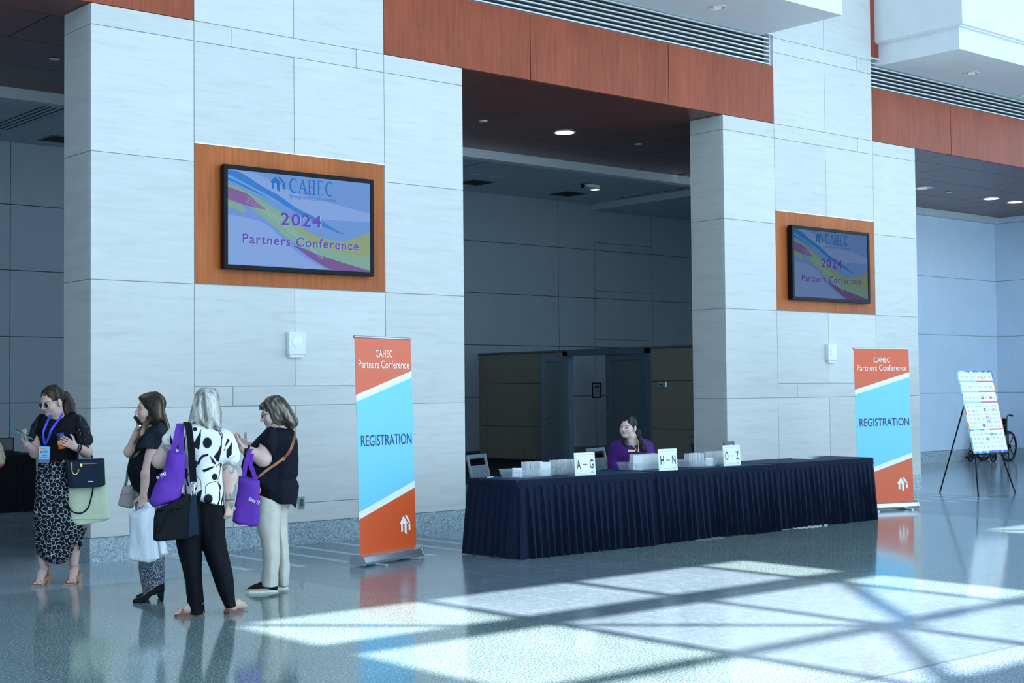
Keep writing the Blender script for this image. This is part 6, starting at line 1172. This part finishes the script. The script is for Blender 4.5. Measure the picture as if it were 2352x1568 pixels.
F.chain([e5(390, 900, .04), e5(320, 1300, .0)], [.062, .058], .05); F.chain([e5(1100, 900, .04), e5(1215, 1300, .0)], [.062, .058], .05); F.chain([e5(320, 1300, .0), e5(430, 1500, -.2)], [.058, .045], .03); F.chain([e5(1215, 1300, .0), e5(1080, 1500, -.2)], [.058, .045], .03); F.chain([(0, .05, .6), (0, .05, .5)], [.14, .14], .03); F.wob(.006, 26, (1, 1, .7), 71); v, f_ = F.mesh(); np_mesh('purple_sweater', v, f_, 'purple_knit', t)
F = Field(.005)
for s_ in (-1, 1): F.chain([(s_*.1, .05, .54), (s_*.12, -.36, .55), (s_*.12, -.40, .14)], [.10, .08, .06], .03)
F.wob(.005, 30, (1, 1, 1), 72); v, f_ = F.mesh(); np_mesh('trousers', v, f_, 'ladies_black', t)
for s_ in (-1, 1):
    F = Field(.005); F.seg((s_*.12, -.42, .06), (s_*.13, -.58, .04), .05, .035, .02); F.cut((0, 0, 0.004), (0, 0, -1)); v, f_ = F.mesh(); np_mesh('shoe', v, f_, 'black_leather', t)
F = Field(.0035); F.ell(q(-.022, .036, 0), (.083, .098, .088), R, .01); F.ell(q(.09, -.035, 0), (.098, .06, .10), R, .008, True); F.ell(q(.0, -.02, .086), (.03, .028, .036), R, .004, True)
br = [e5(880, 480, .05), e5(900, 560, .03), e5(920, 640, -.02), e5(940, 720, -.08)]
for i in range(9):
    u = i/8*3; k_ = min(int(u), 2); p = br[k_]*(1-u+k_)+br[k_+1]*(u-k_); F.ell(p+np.array([.008*(-1)**i, 0, 0]), (.020, .018, .016), None, .006)
F.chain([br[3], e5(990, 850, -.14), e5(1040, 940, -.165), e5(1075, 985, -.17)], [.018, .030, .034, .018], .01, ((0, 1, 0), .6)); F.chain([e5(560, 600, .03), e5(570, 700, -.07), e5(598, 790, -.13), e5(632, 888, -.165)], [.010, .018, .029, .009], .01, ((0, 1, 0), .6)); F.wob(.0025, 130, (1, 1, .4), 73); v, f_ = F.mesh(); np_mesh('hair', v, f_, 'hair', t, col=paint_streaks(v, (.006, .006, .008), (.014, .013, .017), (.05, .05, .06), 90, 11, (.1, 0, -1)))
mb = MB(); mb.tube([e5(840, 650, -.05), e5(885, 740, -.10), e5(905, 850, -.15), e5(905, 950, -.175), e5(890, 1000, -.178), e5(820, 930, -.17), e5(740, 850, -.145), e5(670, 790, -.12), e5(545, 660, -.06)], .0045, 6); mb.tube([e5(893, 1000, -.18), e5(910, 1035, -.18)], .008, 6); mb.build('necklace', 'gold', t, True); mb = MB(); mb.box(-.038, .038, -.003, .003, -.011, .011, 0, Matrix.Translation(e5(745, 992, -.172)) @ Matrix.Rotation(.05, 4, 'Y')); mb.build('name_tag', 'gold', t)
# patterned bag at the picture edge, on the draped table's near side
fr = Frame(4.30, -.62); t2, b0 = sub_thing('shoulder_bag', 'tan patterned bag with red-brown base cut off by the picture edge', 'bag', fr, fr.P(-14, 1076, 0)); F = Field(.004); F.poly([(lambda p: (p[0], p[2]))(fr.P(*p)) for p in ((-40, 1020), (0, 1015), (6, 1025), (13, 1050), (10, 1064), (-6, 1076), (-40, 1078))], 0, .06, .05, thin=.02); v, f_ = F.mesh(); np_mesh('bag_body', v, f_, 'bag_tan', t2, b0)
F = Field(.004); F.poly([(lambda p: (p[0], p[2]))(fr.P(*p)) for p in ((-41, 1058), (0, 1060), (11, 1060), (9, 1068), (-6, 1079), (-41, 1081))], 0, .066, .05, thin=.02); v, f_ = F.mesh(); np_mesh('base_panel', v, f_, 'bag_red', t2, b0); mb = LMB(b0); mb.tube([fr.P(-30, 1020), fr.P(-28, 960), fr.P(-14, 960), fr.P(-4, 1018)], .008); mb.build('handle', 'tan_leather', t2, True)

# ------------------------------------------------------------------ light
w = bpy.data.worlds.new('world'); SC.world = w; w.use_nodes = True
bg = w.node_tree.nodes['Background']; bg.inputs[0].default_value = (.55, .795, 1.0, 1); bg.inputs[1].default_value = 3.0
sd = bpy.data.lights.new('sun', 'SUN'); sd.energy = 18.5; sd.angle = math.radians(.65); sd.color = (.95, .98, 1.)
so = bpy.data.objects.new('sun', sd); COL.objects.link(so); so.location = (8, -25, 20)
dirv = Vector((math.sin(SUN_AZ)*math.cos(SUN_EL), math.cos(SUN_EL)*math.cos(SUN_AZ), -math.sin(SUN_EL)))
so.rotation_euler = dirv.to_track_quat('-Z', 'Y').to_euler()

for k, (x, e) in enumerate(((8.5, 50), (15.5, 50), (21, 16), (26.3, 45))):   # added fill lights, hidden behind the dropped band, to brighten the concourse
    ld = bpy.data.lights.new('added_fill_lamp', 'AREA'); ld.shape = 'RECTANGLE'; ld.size = 5; ld.size_y = .5; ld.energy = e; ld.color = (.72, .86, 1.)
    lo_ = bpy.data.objects.new('added_fill_lamp', ld); COL.objects.link(lo_); lo_.location = (x, 4.75, 5.95) if k < 3 else (25.8, 1.5, 5.1)
    lo_.rotation_euler = Vector((0, 1, -.55)).to_track_quat('-Z', 'Y').to_euler() if k < 3 else (0, 0, 0)
    if k == 3: bpy.data.objects.remove(lo_)
